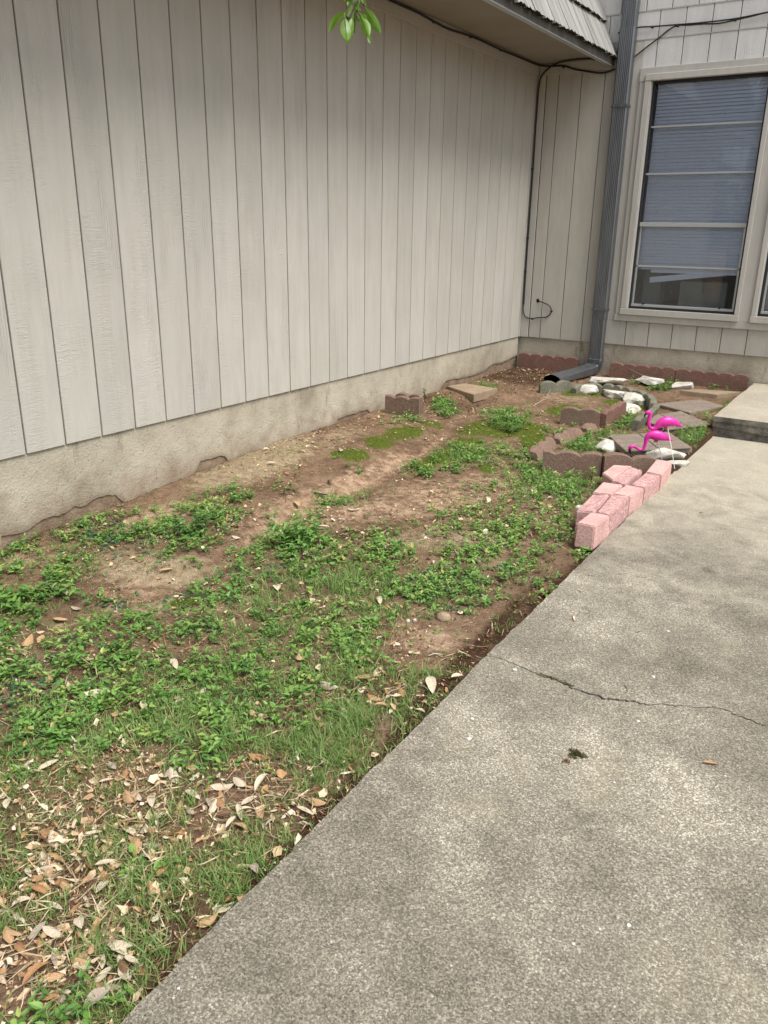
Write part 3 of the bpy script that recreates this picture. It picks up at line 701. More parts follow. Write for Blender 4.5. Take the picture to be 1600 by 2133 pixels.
for ci, (s0, s1) in enumerate([(0.0, .36), (.30, .66), (.60, .96), (.90, 1.16)]):
    cc = cuts[0] if ci == 0 else jitter_cuts(ci)
    for a, b in zip(cc[:-1], cc[1:]): shake(b + .006, a - .006 - (0 if a < -.02 else .0), s0 + random.uniform(-.004, .004), s1, .012, .024 + random.uniform(0, .005))
rest = MB()
# ------------------------------------------------------------------ downspout
ds = empty('downspout', (.775, -.055, -.2), 'dark grey corrugated metal downspout with a crushed outlet elbow resting on the soil', 'downspout')
def rect_section(w, d, corr=0.0, n=7, rad=.010):
    """closed outline (across, depth) with small ribs on the broad faces"""
    P = []
    for side in (-1, 1):
        for i in range(4 * n + 1):
            t = i / (4 * n); x = (-w / 2 + rad + (w - 2 * rad) * t) * (1 if side < 0 else -1)
            y = side * (d / 2) + (-side) * corr * (1 if (i % 4) in (1, 2) and 1 < i < 4 * n - 1 else 0)
            P.append((x, y))
        P.append(((w / 2) * (1 if side < 0 else -1), side * (d / 2 - rad)))
        P.append(((w / 2) * (1 if side < 0 else -1), -side * (d / 2 - rad)))
    return P
def loft(sections, name, mat, parent, inner=True, smooth=40):
    mb = MB(); n = len(sections[0]); vv = [p for s in sections for p in s]; m = len(sections)
    mb.add(vv, [(i * n + k, i * n + (k + 1) % n, (i + 1) * n + (k + 1) % n, (i + 1) * n + k) for i in range(m - 1) for k in range(n)])
    return mb.build(name, mat, parent, smooth=smooth)
P0 = Vector(ds.location)
def place(sec, c, ax, ay):
    return [tuple(Vector(c) + Vector(ax) * x + Vector(ay) * y - P0) for x, y in sec]
sec = rect_section(.118, .080, .0035, 7)
cx_, cy_ = .776, -.046
zs = [-.125, .10, .215]
loft([place(sec, (cx_, cy_, z), (1, 0, 0), (0, 1, 0)) for z in (-.13, .05, .225)], 'downspout_pipe', MAT['metal'], ds)
sec2 = rect_section(.124, .086, .0035, 7)
loft([place(sec2, (cx_ + .001, cy_, z), (1, 0, 0), (0, 1, 0)) for z in (.222, .8, 1.6, 2.52)], 'downspout_pipe', MAT['metal'], ds)
sec3 = rect_section(.118, .080, .0035, 7)
loft([place(sec3, (cx_ + .002, cy_, z), (1, 0, 0), (0, 1, 0)) for z in (2.518, 3.2, 4.0)], 'downspout_pipe', MAT['metal'], ds)
# elbow with crimps, then the flattened outlet
path = smoothline([(cx_, cy_, -.10), (cx_, cy_ - .004, -.16), (cx_ - .006, cy_ - .035, -.208), (cx_ - .016, cy_ - .11, -.226), (cx_ - .045, cy_ - .32, -.231), (cx_ - .072, cy_ - .58, -.228), (.690, -.885, -.226)], 6)
secs = []; Np = len(path)
for i, p in enumerate(path):
    t = path[min(i + 1, Np - 1)] - path[max(i - 1, 0)]; t = Vector(t).normalized()
    ax = Vector((1, 0, 0)); ax = (ax - t * ax.dot(t)).normalized(); ay = t.cross(ax).normalized()
    if i == 0: ref = ay
    if ay.dot(ref) < 0: ay = -ay
    ref = ay
    q = i / (Np - 1)
    w = .128 + .012 * max(0, q - .5) * 2; d = .084 - .016 * q
    if 4 < i < 16: d += .006 * (1 if i % 2 else -1); w += .004 * (1 if i % 2 else -1)
    s = rect_section(w, d, .0035 if i < 4 else (.0012), 7)
    if q > .6:   # dented mouth: upper lip sags, sides bow
        k = (q - .6) / .4; s = [(x * (1 + .04 * k), y + (k * .012 * math.cos(x / w * 5) * (1 if y > 0 else -.4))) for x, y in s]
    secs.append(place(s, p, ax, ay))
loft(secs, 'elbow', MAT['metal'], ds)
ins = []
for i in (Np - 1, Np - 4, Np - 9):
    c = Vector(path[i]) - P0; ins.append([tuple(c + (Vector(v) - c) * .965) for v in secs[i]])
mb = MB(); n = len(ins[0]); mb.add([p for s in ins for p in s], [(a * n + k, a * n + (k + 1) % n, (a + 1) * n + (k + 1) % n, (a + 1) * n + k) for a in range(2) for k in range(n)] + [tuple(2 * n + k for k in range(n))])
mb.build('outlet_inside', MAT['dark'], ds)
for z in (.305, 1.95):
    mb = MB(); x0, x1 = -.066, .068; mb.box((x0, -.042, z + .2 - .011), (x1, -.0405 + .001, z + .2 + .011), 0, .0008)
    mb.box((x0 - .001, -.041, z + .2 - .011), (x0 + .001, .050, z + .2 + .011)); mb.box((x1 - .001, -.041, z + .2 - .011), (x1 + .001, .050, z + .2 + .011))
    mb.box((x0 + .012, -.045, z + .2 - .003), (x0 + .018, -.041, z + .2 + .003), 0, .001)
    mb.build('strap', MAT['metal'], ds)

# ------------------------------------------------------------------ cables
def cable(pts, r, label, clips=(), name='cable', rr=8):
    line = smoothline(pts, 7); mb = MB(); mb.tube(line, r, rr); o = mb.build(name, MAT['cable'], smooth=60)
    tag(o, label, 'cable')
    for c in clips:
        q = MB(); q.box((c[0] - .010, c[1] - .010, c[2] - .006), (c[0] + .010, c[1] + .006, c[2] + .006), 0, .002); q.build('clip', MAT['cable'], o)
    return o
sag = [(.026, -4.5, 2.318)] + [(.026, y, 2.310 + dz) for y, dz in ((-4.0, .004), (-3.4, -.004), (-3.0, .004), (-2.5, .0), (-2.1, -.002), (-1.72, -.018), (-1.3, -.002), (-.8, -.006), (-.5, -.002), (-.16, .0))] + [(.07, -.032, 2.308), (.235, -.024, 2.296), (.341, -.024, 2.262), (.47, -.024, 2.234), (.588, -.024, 2.216), (.69, -.024, 2.236)]
cable(sag, .0075, 'black cable running in the crease under the soffit along the long wall', [(.022, -1.35, 2.30), (.022, -.83, 2.30), (.235, -.022, 2.285), (.022, -1.9, 2.295)])
c2 = [(.018, -.020, .30), (.016, -.020, .60), (.016, -.020, .90), (.018, -.020, 1.5), (.017, -.020, 2.0), (.022, -.022, 2.16), (.045, -.03, 2.235), (.13, -.05, 2.295), (.26, -.123, 2.312), (.43, -.129, 2.316), (.53, -.10, 2.312), (.60, -.045, 2.285), (.655, -.035, 2.29), (.69, -.03, 2.33), (.70, -.015, 2.42), (.705, -.012, 2.5)]
cable(c2, .0072, 'black cable dropping down the inside corner of the two walls', [(.017, -.022, .60), (.017, -.022, 1.49), (.017, -.022, .90), (.53, -.10, 2.306)])
c3 = [(.017, -.0205, .296), (.010 + .006, -.02, .26), (.032, -.019, .205), (.06, -.018, .183), (.117, -.018, .176), (.165, -.010, .188), (.245, -.010, .197), (.285, -.010, .225), (.297, -.010, .258), (.282, -.012, .295), (.24, -.014, .32), (.195, -.016, .333), (.160, -.006, .342)]
cable(c3, .0045, 'thin black cable looping to a hole low on the end wall', [(.117, -.018, .172), (.300, -.010, .255)])
mb = MB(); c = (.152, -.0015, .342); ring = [(c[0] + (.016 + .007 * math.sin(k * 2.7)) * math.cos(k * math.pi / 9), c[1], c[2] + (.018 + .006 * math.cos(k * 1.9)) * math.sin(k * math.pi / 9)) for k in range(18)]
mb.add(ring, [tuple(range(18))]); o = mb.build('cable_hole', MAT['dark'], wallB)
c4 = [(.80, -.012, 2.29), (.833, -.012, 2.312), (.93, -.012, 2.378), (1.02, -.012, 2.434), (1.10, -.012, 2.488), (1.16, -.012, 2.506), (1.25, -.012, 2.500), (1.348, -.012, 2.497), (1.469, -.012, 2.489), (1.585, -.012, 2.499), (1.70, -.012, 2.512), (1.9, -.012, 2.532), (2.6, -.012, 2.56)]
cable(c4, .0055, 'thin black cable rising from behind the downspout to the window wall cable run', [(1.16, -.012, 2.500), (1.585, -.012, 2.495)])
c5 = [(.68, -.014, 2.50), (.834, -.014, 2.524), (.958, -.014, 2.519), (1.162, -.014, 2.512), (1.35, -.014, 2.507), (1.585, -.014, 2.508), (1.81, -.014, 2.526), (2.2, -.014, 2.555), (2.8, -.014, 2.56)]
cable(c5, .0055, 'straight black cable running across the wall above the tall window', [(.958, -.012, 2.512), (1.35, -.012, 2.50)])

# ------------------------------------------------------------------ scalloped edging
FOOT = []                                    # (x, y, r) places where nothing grows
def foot_line(P, r=.05):
    P = np.array(P)
    for a, b in zip(P[:-1], P[1:]):
        n = max(2, int(np.hypot(*(b - a)) / .04))
        for k in range(n + 1): q = a + (b - a) * k / n; FOOT.append((q[0], q[1], r))
def gz(x, y): return float(Gw(np.array([x]), np.array([y]))[0])
def scallop(pts, bumps, h, t, mat, label, group=None, tilt=0.0, z=None, bump_h=.026, lean=0.0, phase=0.0, res=9):
    """moulded edging stone with a row of round bumps along its top, following the line pts"""
    P = np.array([p[:2] for p in pts], float)
    if len(P) > 2: P = np.array([q[:2] for q in smoothline([(a, b, 0) for a, b in P], 8)])
    seg = np.hypot(*np.diff(P, axis=0).T); S = np.concatenate([[0], np.cumsum(seg)]); L = S[-1]
    N = int(bumps * res) + 1; vv = []; c0 = P.mean(0)
    z0 = z if z is not None else gz(*c0)
    for i in range(N):
        s = L * i / (N - 1); x = np.interp(s, S, P[:, 0]); y = np.interp(s, S, P[:, 1])
        x2 = np.interp(min(s + .01, L), S, P[:, 0]) - np.interp(max(s - .01, 0), S, P[:, 0]); y2 = np.interp(min(s + .01, L), S, P[:, 1]) - np.interp(max(s - .01, 0), S, P[:, 1])
        m = math.hypot(x2, y2); nx_, ny_ = -y2 / m, x2 / m
        f = ((i / (N - 1)) * bumps + phase) % 1.0; a = 2 * f - 1
        top = h - bump_h * (1 - math.sqrt(max(0, 1 - (a * .97) ** 2)))
        if i == N - 1 and phase == 0: top = h - bump_h * .76
        top += tilt * (s / L - .5)
        for (w, zz) in ((-t / 2, -.06), (-t / 2, top - .006), (-t / 2 + .006, top), (t / 2 - .006, top), (t / 2, top - .006), (t / 2, -.06)):
            ln = lean * (zz + .06)
            vv.append((x + nx_ * (w + ln) - c0[0], y + ny_ * (w + ln) - c0[1], zz))
    ff = [(i * 6 + k, i * 6 + k + 1, i * 6 + k + 7, i * 6 + k + 6) for i in range(N - 1) for k in range(5)] + [(0, 1, 2, 3, 4, 5), tuple((N - 1) * 6 + k for k in range(6))[::-1]]
    mb = MB(); mb.add(vv, ff); o = mb.build('edging_block', mat, smooth=38, loc=(c0[0], c0[1], z0)); tag(o, label, 'edging block', group or 'scalloped edging blocks'); foot_line(P, t * .6 + .008); return o
RS, BS, GS = MAT['redscallop'], MAT['brownscallop'], MAT['greyscallop']
scallop([(.075, -2.515), (.335, -2.475)], 2.4, .150, .045, BS, 'short brown scalloped block standing alone beside the long wall', z=-.315, phase=.35)
scallop([(.10, -2.415), (.30, -2.385)], 2.0, .150, .045, BS, 'brown scalloped block half hidden behind the one beside the long wall', z=-.31)
scallop([(.035, -.075), (.62, -.055)], 5, .155, .042, RS, 'dark red scalloped block leaning on the end wall behind the downspout outlet', z=-.295, tilt=-.0)
scallop([(.93, -.075), (1.502, -.050)], 5, .150, .045, RS, 'dark red scalloped block below the left part of the tall window', z=-.298)
scallop([(1.508, -.050), (2.095, -.030)], 5, .150, .045, RS, 'dark red scalloped block next to the raised slab below the window', z=-.300)
scallop([(.685, -1.13), (.80, -1.03), (.875, -.93)], 2, .112, .05, GS, 'mossy grey block with two bumps just under the downspout mouth', z=-.312, bump_h=.04)
ring = [on(2, -.222, *q)[:2] for q in [(1196, 803), (1215, 799), (1235, 798), (1255, 799), (1276, 801), (1298, 805), (1318, 809), (1340, 815), (1357, 824), (1362, 834), (1352, 846), (1335, 856), (1318, 866)]]
scallop(ring[0:4], 2, .092, .05, GS, 'grey curved scalloped block behind the first white rock', z=-.312, bump_h=.035)
scallop([tuple(np.array(ring[3]) * .92 + np.array(ring[4]) * .08)] + ring[4:7], 3, .092, .05, GS, 'grey curved scalloped block in the middle of the ring of stones', z=-.31, bump_h=.03)
scallop([tuple(np.array(ring[6]) * .92 + np.array(ring[7]) * .08)] + ring[7:10], 3, .088, .05, GS, 'dark grey curved scalloped block at the right bend of the ring', z=-.31, bump_h=.03)
scallop([tuple(np.array(ring[9]) * .92 + np.array(ring[10]) * .08)] + ring[10:13], 4, .078, .05, GS, 'dark grey scalloped block running from the ring towards the flamingos', z=-.31, bump_h=.025, lean=.25)
scallop([(1.195, -1.975), (1.455, -1.905)], 2.1, .128, .048, BS, 'brown scalloped block forming the front of the small corner in the bed', z=-.33, phase=.0, bump_h=.028)
scallop([(1.475, -1.90), (1.50, -1.52)], 3, .120, .045, RS, 'red scalloped block forming the side of the small corner in the bed', z=-.325, tilt=.02)
scallop([(1.405, -2.86), (1.385, -2.50)], 2.6, .050, .045, BS, 'low brown scalloped block sunk in weeds behind the front left one', z=-.345, lean=.5, bump_h=.03)
scallop([(1.395, -2.46), (1.43, -2.13)], 3, .046, .045, BS, 'low brown scalloped block sunk between weeds in the middle of the row', z=-.34, lean=.5, bump_h=.03)
scallop([(1.445, -2.08), (1.50, -1.62)], 3, .040, .045, BS, 'low brown scalloped block sunk beside the small corner in the bed', z=-.335, lean=.5, bump_h=.025)
scallop([(1.495, -3.03), (1.80, -2.90)], 2.4, .112, .048, BS, 'brown scalloped block at the front left of the flamingo bed', z=-.355, phase=.5, bump_h=.03)
scallop([(1.815, -2.915), (2.08, -2.70)], 2.0, .108, .048, BS, 'dark scalloped block between the flamingos and the pink blocks', z=-.358, tilt=-.04, bump_h=.034)

# ------------------------------------------------------------------ pavers
def slab_px(px, ztop, th, mat, name, label, cat, group, grooves=0, jig=.004, base_flare=0.0, round_=.004, split=False):
    P = [on(2, ztop, *q)[:2] for q in px]; c = sum(P) / len(P)
    if (P[1] - P[0])[0] * (P[2] - P[1])[1] - (P[1] - P[0])[1] * (P[2] - P[1])[0] < 0: P = P[::-1]
    bm = bmesh.new(); top = [bm.verts.new((p[0] - c[0], p[1] - c[1], 0)) for p in P]
    bot = [bm.verts.new(((p[0] - c[0]) * (1 + base_flare), (p[1] - c[1]) * (1 + base_flare), -th)) for p in P]; n = len(P)
    bm.faces.new(top); bm.faces.new(bot[::-1])
    for i in range(n): bm.faces.new((top[i], bot[i], bot[(i + 1) % n], top[(i + 1) % n]))
    bmesh.ops.recalc_face_normals(bm, faces=bm.faces)
    bmesh.ops.bevel(bm, geom=bm.edges[:], offset=round_, segments=2, affect='EDGES')
    if split:
        bmesh.ops.triangulate(bm, faces=bm.faces[:]); bmesh.ops.subdivide_edges(bm, edges=bm.edges[:], cuts=5, use_grid_fill=True)
        bmesh.ops.triangulate(bm, faces=bm.faces[:])
        for v in bm.verts:
            if v.co.z > -.02:
                q = 40; nz = fbm(np.array([v.co.x * q + c[0] * 99]), np.array([v.co.y * q + c[1] * 77]), 61, 3)[0] - .5
                v.co.z += nz * .014 * (1 if split else .2); v.co.x += nz * .004; v.co.y -= nz * .004
    me = bpy.data.meshes.new(name); bm.to_mesh(me); bm.free(); me.materials.append(mat)
    for p in me.polygons: p.use_smooth = True
    me.set_sharp_from_angle(angle=math.radians(35))
    o = bpy.data.objects.new(name, me); o.location = (c[0], c[1], ztop); link(o); tag(o, label, cat, group)
    foot_line(np.array(P + [P[0]]), .015)
    w = np.array(P)
    for a in np.linspace(0, 1, 8):
        for b in np.linspace(0, 1, 8):
            q = (w[0] * (1 - a) + w[1] * a) * (1 - b) + (w[-1] * (1 - a) + w[2 if n > 2 else 1] * a) * b; FOOT.append((q[0], q[1], .03))
    return o, P
def paver(px, ztop, mat, label, cuts=True):
    o, P = slab_px(px, ztop, .065, mat, 'paving_stone', label, 'paving stone', 'square stepping stones in the bed')
    return o
def paver_grooved(px, ztop, mat, label):
    """square of four moulded planks with sunk joints: four pieces on one slab"""
    P = [on(2, ztop, *q)[:2] for q in px]; c = sum(P) / 4; z = ztop
    root, _ = slab_px(px, ztop - .006, .036, mat, 'paving_stone', label, 'paving stone', 'square stepping stones in the bed')
    e1 = (P[1] - P[0]); e2 = (P[3] - P[0])
    for i in range(2):
        for j in range(4):
            a0, a1 = i / 2 + .006, (i + 1) / 2 - .006; b0, b1 = j / 4 + .008, (j + 1) / 4 - .008
            if i == 0 and j == 0: pass
            q = [P[0] + e1 * a + e2 * b + (P[2] - P[1] - e2) * a * b for a, b in ((a0, b0), (a1, b0), (a1, b1), (a0, b1))]
            mb = MB(); v = [(p[0] - root.location.x, p[1] - root.location.y, .001) for p in q] + [(p[0] * .97 + sum(x[0] for x in q) / 4 * .03 - root.location.x, p[1] * .97 + sum(x[1] for x in q) / 4 * .03 - root.location.y, .007) for p in q]
            mb.add(v, [(0, 3, 2, 1), (4, 5, 6, 7), (0, 1, 5, 4), (1, 2, 6, 5), (2, 3, 7, 6), (3, 0, 4, 7)]); mb.build('moulded_panel', mat, root)
    return root
paver([(930, 804), (969, 798), (1037, 809), (987, 822)], -.272, MAT['paver_tan'], 'tan square paving stone lying by the foundation of the long wall')
paver([(1417, 813), (1454, 810), (1545, 816), (1494, 822)], -.262, MAT['paver_tan'], 'tan square paving stone tucked under the edging by the raised slab')
paver([(1366, 841), (1460, 831), (1512, 846), (1438, 860)], -.290, MAT['paver'], 'brown square paving stone second from the window wall')
paver_grooved([(1328, 870), (1418, 856), (1483, 884), (1390, 895)], -.292, MAT['paver'], 'brown grooved paving stone behind the flamingo with the raised head')
paver_grooved([(1267, 907), (1392, 899), (1443, 932), (1303, 940)], -.298, MAT['paver'], 'brown grooved paving stone right behind the bowing flamingo')

# ------------------------------------------------------------------ pink blocks (faces unprojected from the survey crop)
zc = lambda L: [(1120 + a * .2125, 900 + b * .2125) for a, b in L]
PB = [([(385, 888), (522, 782), (712, 818), (562, 922)], -.262, 0, 'pink concrete block nearest the camera, its front face fully exposed', .06),
      ([(580, 788), (722, 613), (905, 632), (712, 812)], -.262, 1, 'rough faced pink block beside the path, second from the near end', 0),
      ([(378, 770), (536, 608), (706, 618), (560, 785)], -.268, 1, 'rough faced pink block on the lawn side, second from the near end', 0),
      ([(540, 588), (640, 488), (838, 515), (722, 612)], -.268, 0, 'smooth pink block on the lawn side in the middle of the stack', 0),
      ([(735, 603), (865, 515), (1048, 548), (905, 632)], -.268, 0, 'smooth pink block beside the path in the middle of the stack', 0),
      ([(916, 512), (1060, 395), (1216, 422), (1050, 545)], -.276, 1, 'rough faced pink block beside the path, second from the far end', 0),
      ([(634, 398), (742, 320), (930, 332), (738, 470)], -.276, 0, 'smooth pink block sticking out towards the lawn at the far end', 0),
      ([(728, 482), (905, 340), (1030, 372), (862, 518)], -.270, 1, 'rough faced pink block between the far lawn side block and the path row', 0),
      ([(1062, 388), (1166, 265), (1322, 288), (1218, 420)], -.268, 0, 'smooth pink block at the far end next to the flamingo feet', 0)]
for px, z, sp, lb, fl in PB:
    slab_px(zc(px), z, .115, MAT['pink_split' if sp else 'pink'], 'pink_block', lb, 'concrete block', 'pink concrete blocks stacked by the path', base_flare=fl, round_=.005, split=bool(sp))

# ------------------------------------------------------------------ rocks
def rock(u, v, wpx, hm, label, zoff=0.0, asp=.55, rot=None, seed=0, mat='rock', name='white_rock', cat='rock', group='white limestone rocks in the bed', z=-.31, low=.35):
    p = on(2, z, u, v); z0 = gz(p[0], p[1]); p = on(2, z0, u, v)
    dist = (p - CAM) @ MC[1]; w = wpx / F * dist * (1.22 if mat == 'rock' and hm > .02 else 1); hm *= 1.15
    r = random.Random(seed); ang = r.uniform(-.3, .3) if rot is None else rot
    right = np.array([MC[0][0], MC[0][1]]); right /= np.linalg.norm(right); fw = np.array([-right[1], right[0]])
    bm = bmesh.new(); smooth_stone = mat != 'rock' or hm < .02
    if smooth_stone: bmesh.ops.create_icosphere(bm, subdivisions=3, radius=1)
    else:
        for k in range(17):
            a = r.uniform(0, 6.283); h = r.uniform(-.8, .62); q = math.sqrt(max(.15, 1 - (h * .7) ** 2)) * r.uniform(.72, 1.05)
            bm.verts.new((q * math.cos(a), q * math.sin(a), h if abs(h) < .45 else math.copysign(.55, h) + r.uniform(-.08, .08)))
        hull = bmesh.ops.convex_hull(bm, input=bm.verts[:])
        bmesh.ops.delete(bm, geom=[g for g in hull['geom_interior'] if isinstance(g, bmesh.types.BMVert)], context='VERTS')
        bmesh.ops.triangulate(bm, faces=bm.faces[:])
        bmesh.ops.bevel(bm, geom=bm.edges[:], offset=.05, segments=1, affect='EDGES'); bmesh.ops.triangulate(bm, faces=bm.faces[:])
        bmesh.ops.subdivide_edges(bm, edges=bm.edges[:], cuts=3, use_grid_fill=True); bmesh.ops.triangulate(bm, faces=bm.faces[:])
    for q in bm.verts:
        c = np.array(q.co); s = fbm(np.array([c[0] * 2.6 + seed * 3.1 + c[2]]), np.array([c[1] * 2.6 + c[2] * 1.9]), 71 + seed, 4)[0] - .5
        c = c * (1 + (.16 if smooth_stone else .30) * s); zz = c[2]
        a = c[0] * math.cos(ang) - c[1] * math.sin(ang); b = c[0] * math.sin(ang) + c[1] * math.cos(ang)
        xy = right * a * w / 2 + fw * b * w / 2 * asp
        q.co = Vector((xy[0], xy[1], zz * hm * 1.2))
    me = bpy.data.meshes.new(name); bm.to_mesh(me); bm.free(); me.materials.append(MAT[mat])
    for f in me.polygons: f.use_smooth = True
    me.set_sharp_from_angle(angle=math.radians(28))
    o = bpy.data.objects.new(name, me); o.location = (p[0], p[1], z0 + hm * low + zoff); link(o); tag(o, label, cat, group); FOOT.append((p[0], p[1], w * .4)); return o
rock(1224, 816, 44, .050, 'small chunky white rock right of the downspout mouth', asp=.9, seed=1)
rock(1266, 799, 74, .046, 'flat white rock behind the grey edging near the window wall', asp=.6, seed=2)
rock(1285, 827, 52, .05, 'pale yellowish flat rock in front of the grey edging', asp=1.0, seed=3)
rock(1318, 828, 42, .034, 'small greenish white rock touching the yellowish flat one', asp=.9, seed=4)
rock(1319, 838, 58, .050, 'bright white rock leaning on the inner edge of the ring', asp=.95, seed=5)
rock(1310, 856, 66, .040, 'broad grey white rock just behind the small scalloped corner', asp=.9, seed=9)
rock(1354, 798, 54, .058, 'grey pyramid shaped rock below the window edging', asp=.7, seed=6)
rock(1420, 808, 52, .052, 'white rock beside the tan paving stone below the window', asp=.6, seed=7)
rock(1262, 938, 46, .050, 'rounded white rock behind the gap of the front edging', asp=1.0, seed=8, z=-.34)
rock(1388, 957, 84, .052, 'long white rock lying under the flamingo legs', asp=.55, seed=10, z=-.34)
rock(1410, 968, 50, .022, 'small grey rock beside the path behind the pink blocks', asp=.5, seed=12, z=-.35)
rock(924, 1290, 31, .016, 'smooth pinkish potato shaped stone on the bare soil', asp=.9, seed=20, z=-.38, mat='paver_tan', name='smooth_stone', group='loose stones')
rock(850, 1295, 9, .006, 'small white pebble on bare soil, left of a pair', asp=1, seed=21, z=-.38, name='pebble', cat='pebble', group='loose stones')
rock(864, 1294, 8, .006, 'small white pebble on bare soil, right of a pair', asp=1, seed=22, z=-.38, name='pebble', cat='pebble', group='loose stones')
rock(1208, 1060, 20, .012, 'round white pebble in the weeds left of the pink blocks', asp=1, seed=23, z=-.38, name='pebble', cat='pebble', group='loose stones')

# ------------------------------------------------------------------ flamingos
right = np.array([MC[0][0], MC[0][1], 0]); right /= np.linalg.norm(right); FW = np.array([-right[1], right[0], 0])
def flamingo(foot_uv, off, spine, radii, widths, beak, feet, legtop, label, stumps):
    z0 = -.335; Fp = on(2, z0, *foot_uv); Fp = Fp + FW * off
    nrm_ = FW
    def U(a, b, dy=0.0):
        u, v = 1300 + a * .1, 840 + b * .1; d = ray(u, v); t = ((Fp - CAM) @ nrm_) / (d @ nrm_); return CAM + t * d + FW * dy
    s = np.linalg.norm(U(100, 0) - U(0, 0)) / 100
    root = empty('flamingo', tuple(Fp), label, 'garden flamingo', 'pink plastic flamingos')
    P0 = Fp; n = 18
    pts = smoothline([U(a, b) - P0 for a, b in spine], 6); m = len(pts)
    idx = np.linspace(0, len(spine) - 1, m); rr = np.interp(idx, range(len(spine)), radii) * s; ww = np.interp(idx, range(len(spine)), widths) * s
    # ease radii
    k = np.array([1, 2, 3, 2, 1.]); k /= k.sum(); rr[2:-2] = np.convolve(rr, k, 'valid'); ww[2:-2] = np.convolve(ww, k, 'valid')
    vv = []; 
    for i, p in enumerate(pts):
        t = pts[min(i + 1, m - 1)] - pts[max(i - 1, 0)]; t /= np.linalg.norm(t); up = np.cross(FW, t); up /= np.linalg.norm(up)
        for q in range(n):
            w = 2 * math.pi * q / n; vv.append(p + up * math.cos(w) * rr[i] + FW * math.sin(w) * ww[i])
    ff = [(i * n + q, i * n + (q + 1) % n, (i + 1) * n + (q + 1) % n, (i + 1) * n + q) for i in range(m - 1) for q in range(n)]
    vv += [pts[0], pts[-1]]; ff += [(q, (q + 1) % n, m * n)[::-1] for q in range(n)] + [((m - 1) * n + q, (m - 1) * n + (q + 1) % n, m * n + 1) for q in range(n)]
    mb = MB(); mb.add(vv, ff); mb.build('body', MAT['flamingo'], root, smooth=75)
    bp = smoothline([U(a, b) - P0 for a, b in beak[0]], 4); mb = MB(); br = np.interp(np.linspace(0, 1, len(bp)), np.linspace(0, 1, len(beak[1])), beak[1]) * s
    mb.tube(bp, list(br), 10); mb.build('beak', MAT['black'], root, smooth=60)
    # moulded wing: raised feather ridges on each side
    a0, b0, a1, b1 = stumps[2]
    for sd in (-1, 1):
        wm = MB()
        for q in range(9):
            t = q / 8; a = a0 + (a1 - a0) * t; b = b0 + (b1 - b0) * t
            ctr = U(a, b) - P0; ii = int(np.argmin([np.linalg.norm((p - ctr)) for p in pts])); h = float((ctr - pts[ii])[2]); yw = ww[ii] * math.sqrt(max(.05, 1 - min(.9, abs(h) / (rr[ii] + 1e-6)) ** 2))
            A = U(a - 12, b - 38, 0) - P0; B = U(a + 16, b + 34, 0) - P0
            wm.tube([A + FW * sd * yw * .99, (A + B) / 2 + FW * sd * yw * 1.05, B + FW * sd * yw * .80], [2 * s, 8 * s, 3 * s], 5)
        wm.build('wing_feathers', MAT['flamingo'], root, smooth=60)
    ey = U(*stumps[1]) - P0
    for sd in (-1, 1):
        e = MB(); e.tube([ey + FW * sd * 34 * s, ey + FW * sd * 41 * s], [9 * s, 7 * s], 8); e.build('eye', MAT['black'], root)
    for (a, b) in stumps[0]:
        st = MB(); st.tube([U(a - 3, b - 45) - P0, U(a, b + 18) - P0], [24 * s, 13 * s], 8); st.build('leg_socket', MAT['flamingo_dark'], root)
    for (lt, ft, dy) in zip(legtop, feet, (.018, -.018)):
        T0 = U(*lt, dy * .5) - P0; B0 = on(2, z0, 1300 + ft[0] * .1, 840 + ft[1] * .1); B0 = B0 - P0; B0 = B0 + (B0 - T0) * .12
        lg = MB(); lg.tube([T0, T0 * .5 + B0 * .5 + right * .002, B0], .0021 if True else 0, 7); lg.build('leg', MAT['wire'], root, smooth=60)
    return root
flamingo((1372, 962), .0, [(1218, 502), (1140, 450), (1040, 400), (930, 385), (830, 395), (750, 425), (690, 480), (640, 518), (590, 528), (540, 500), (515, 430), (520, 350), (540, 270), (545, 215), (515, 182), (480, 200), (462, 225)],
         [6, 42, 84, 114, 114, 88, 60, 46, 39, 38, 38, 38, 39, 40, 42, 46, 32], [6, 36, 70, 88, 86, 68, 50, 38, 34, 33, 33, 33, 34, 36, 38, 42, 28],
         ([(468, 215), (440, 240), (425, 270), (424, 298)], [26, 22, 15, 3]), [(400, 1110), (1040, 1280)], [(842, 530), (905, 530)],
         'pink plastic flamingo standing behind with its head raised in an S curve', ([(850, 510), (885, 515)], (492, 192), (800, 425, 1010, 410)))
flamingo((1368, 958), -.045, [(1020, 785), (950, 748), (860, 712), (760, 680), (660, 662), (570, 662), (505, 690), (465, 750), (450, 830), (425, 910), (375, 962), (310, 960), (250, 920), (190, 893), (140, 912), (118, 950)],
         [6, 36, 74, 102, 110, 92, 66, 47, 40, 36, 32, 28, 26, 31, 42, 36], [6, 32, 60, 80, 86, 72, 54, 42, 35, 32, 29, 26, 25, 29, 38, 32],
         ([(122, 945), (118, 985), (130, 1025), (152, 1062)], [30, 27, 20, 4]), [(560, 1185), (790, 1172)], [(722, 795), (690, 795)],
         'pink plastic flamingo in front with its head bowed down to the edging', ([(648, 795), (690, 800)], (128, 915), (600, 690, 830, 730)))
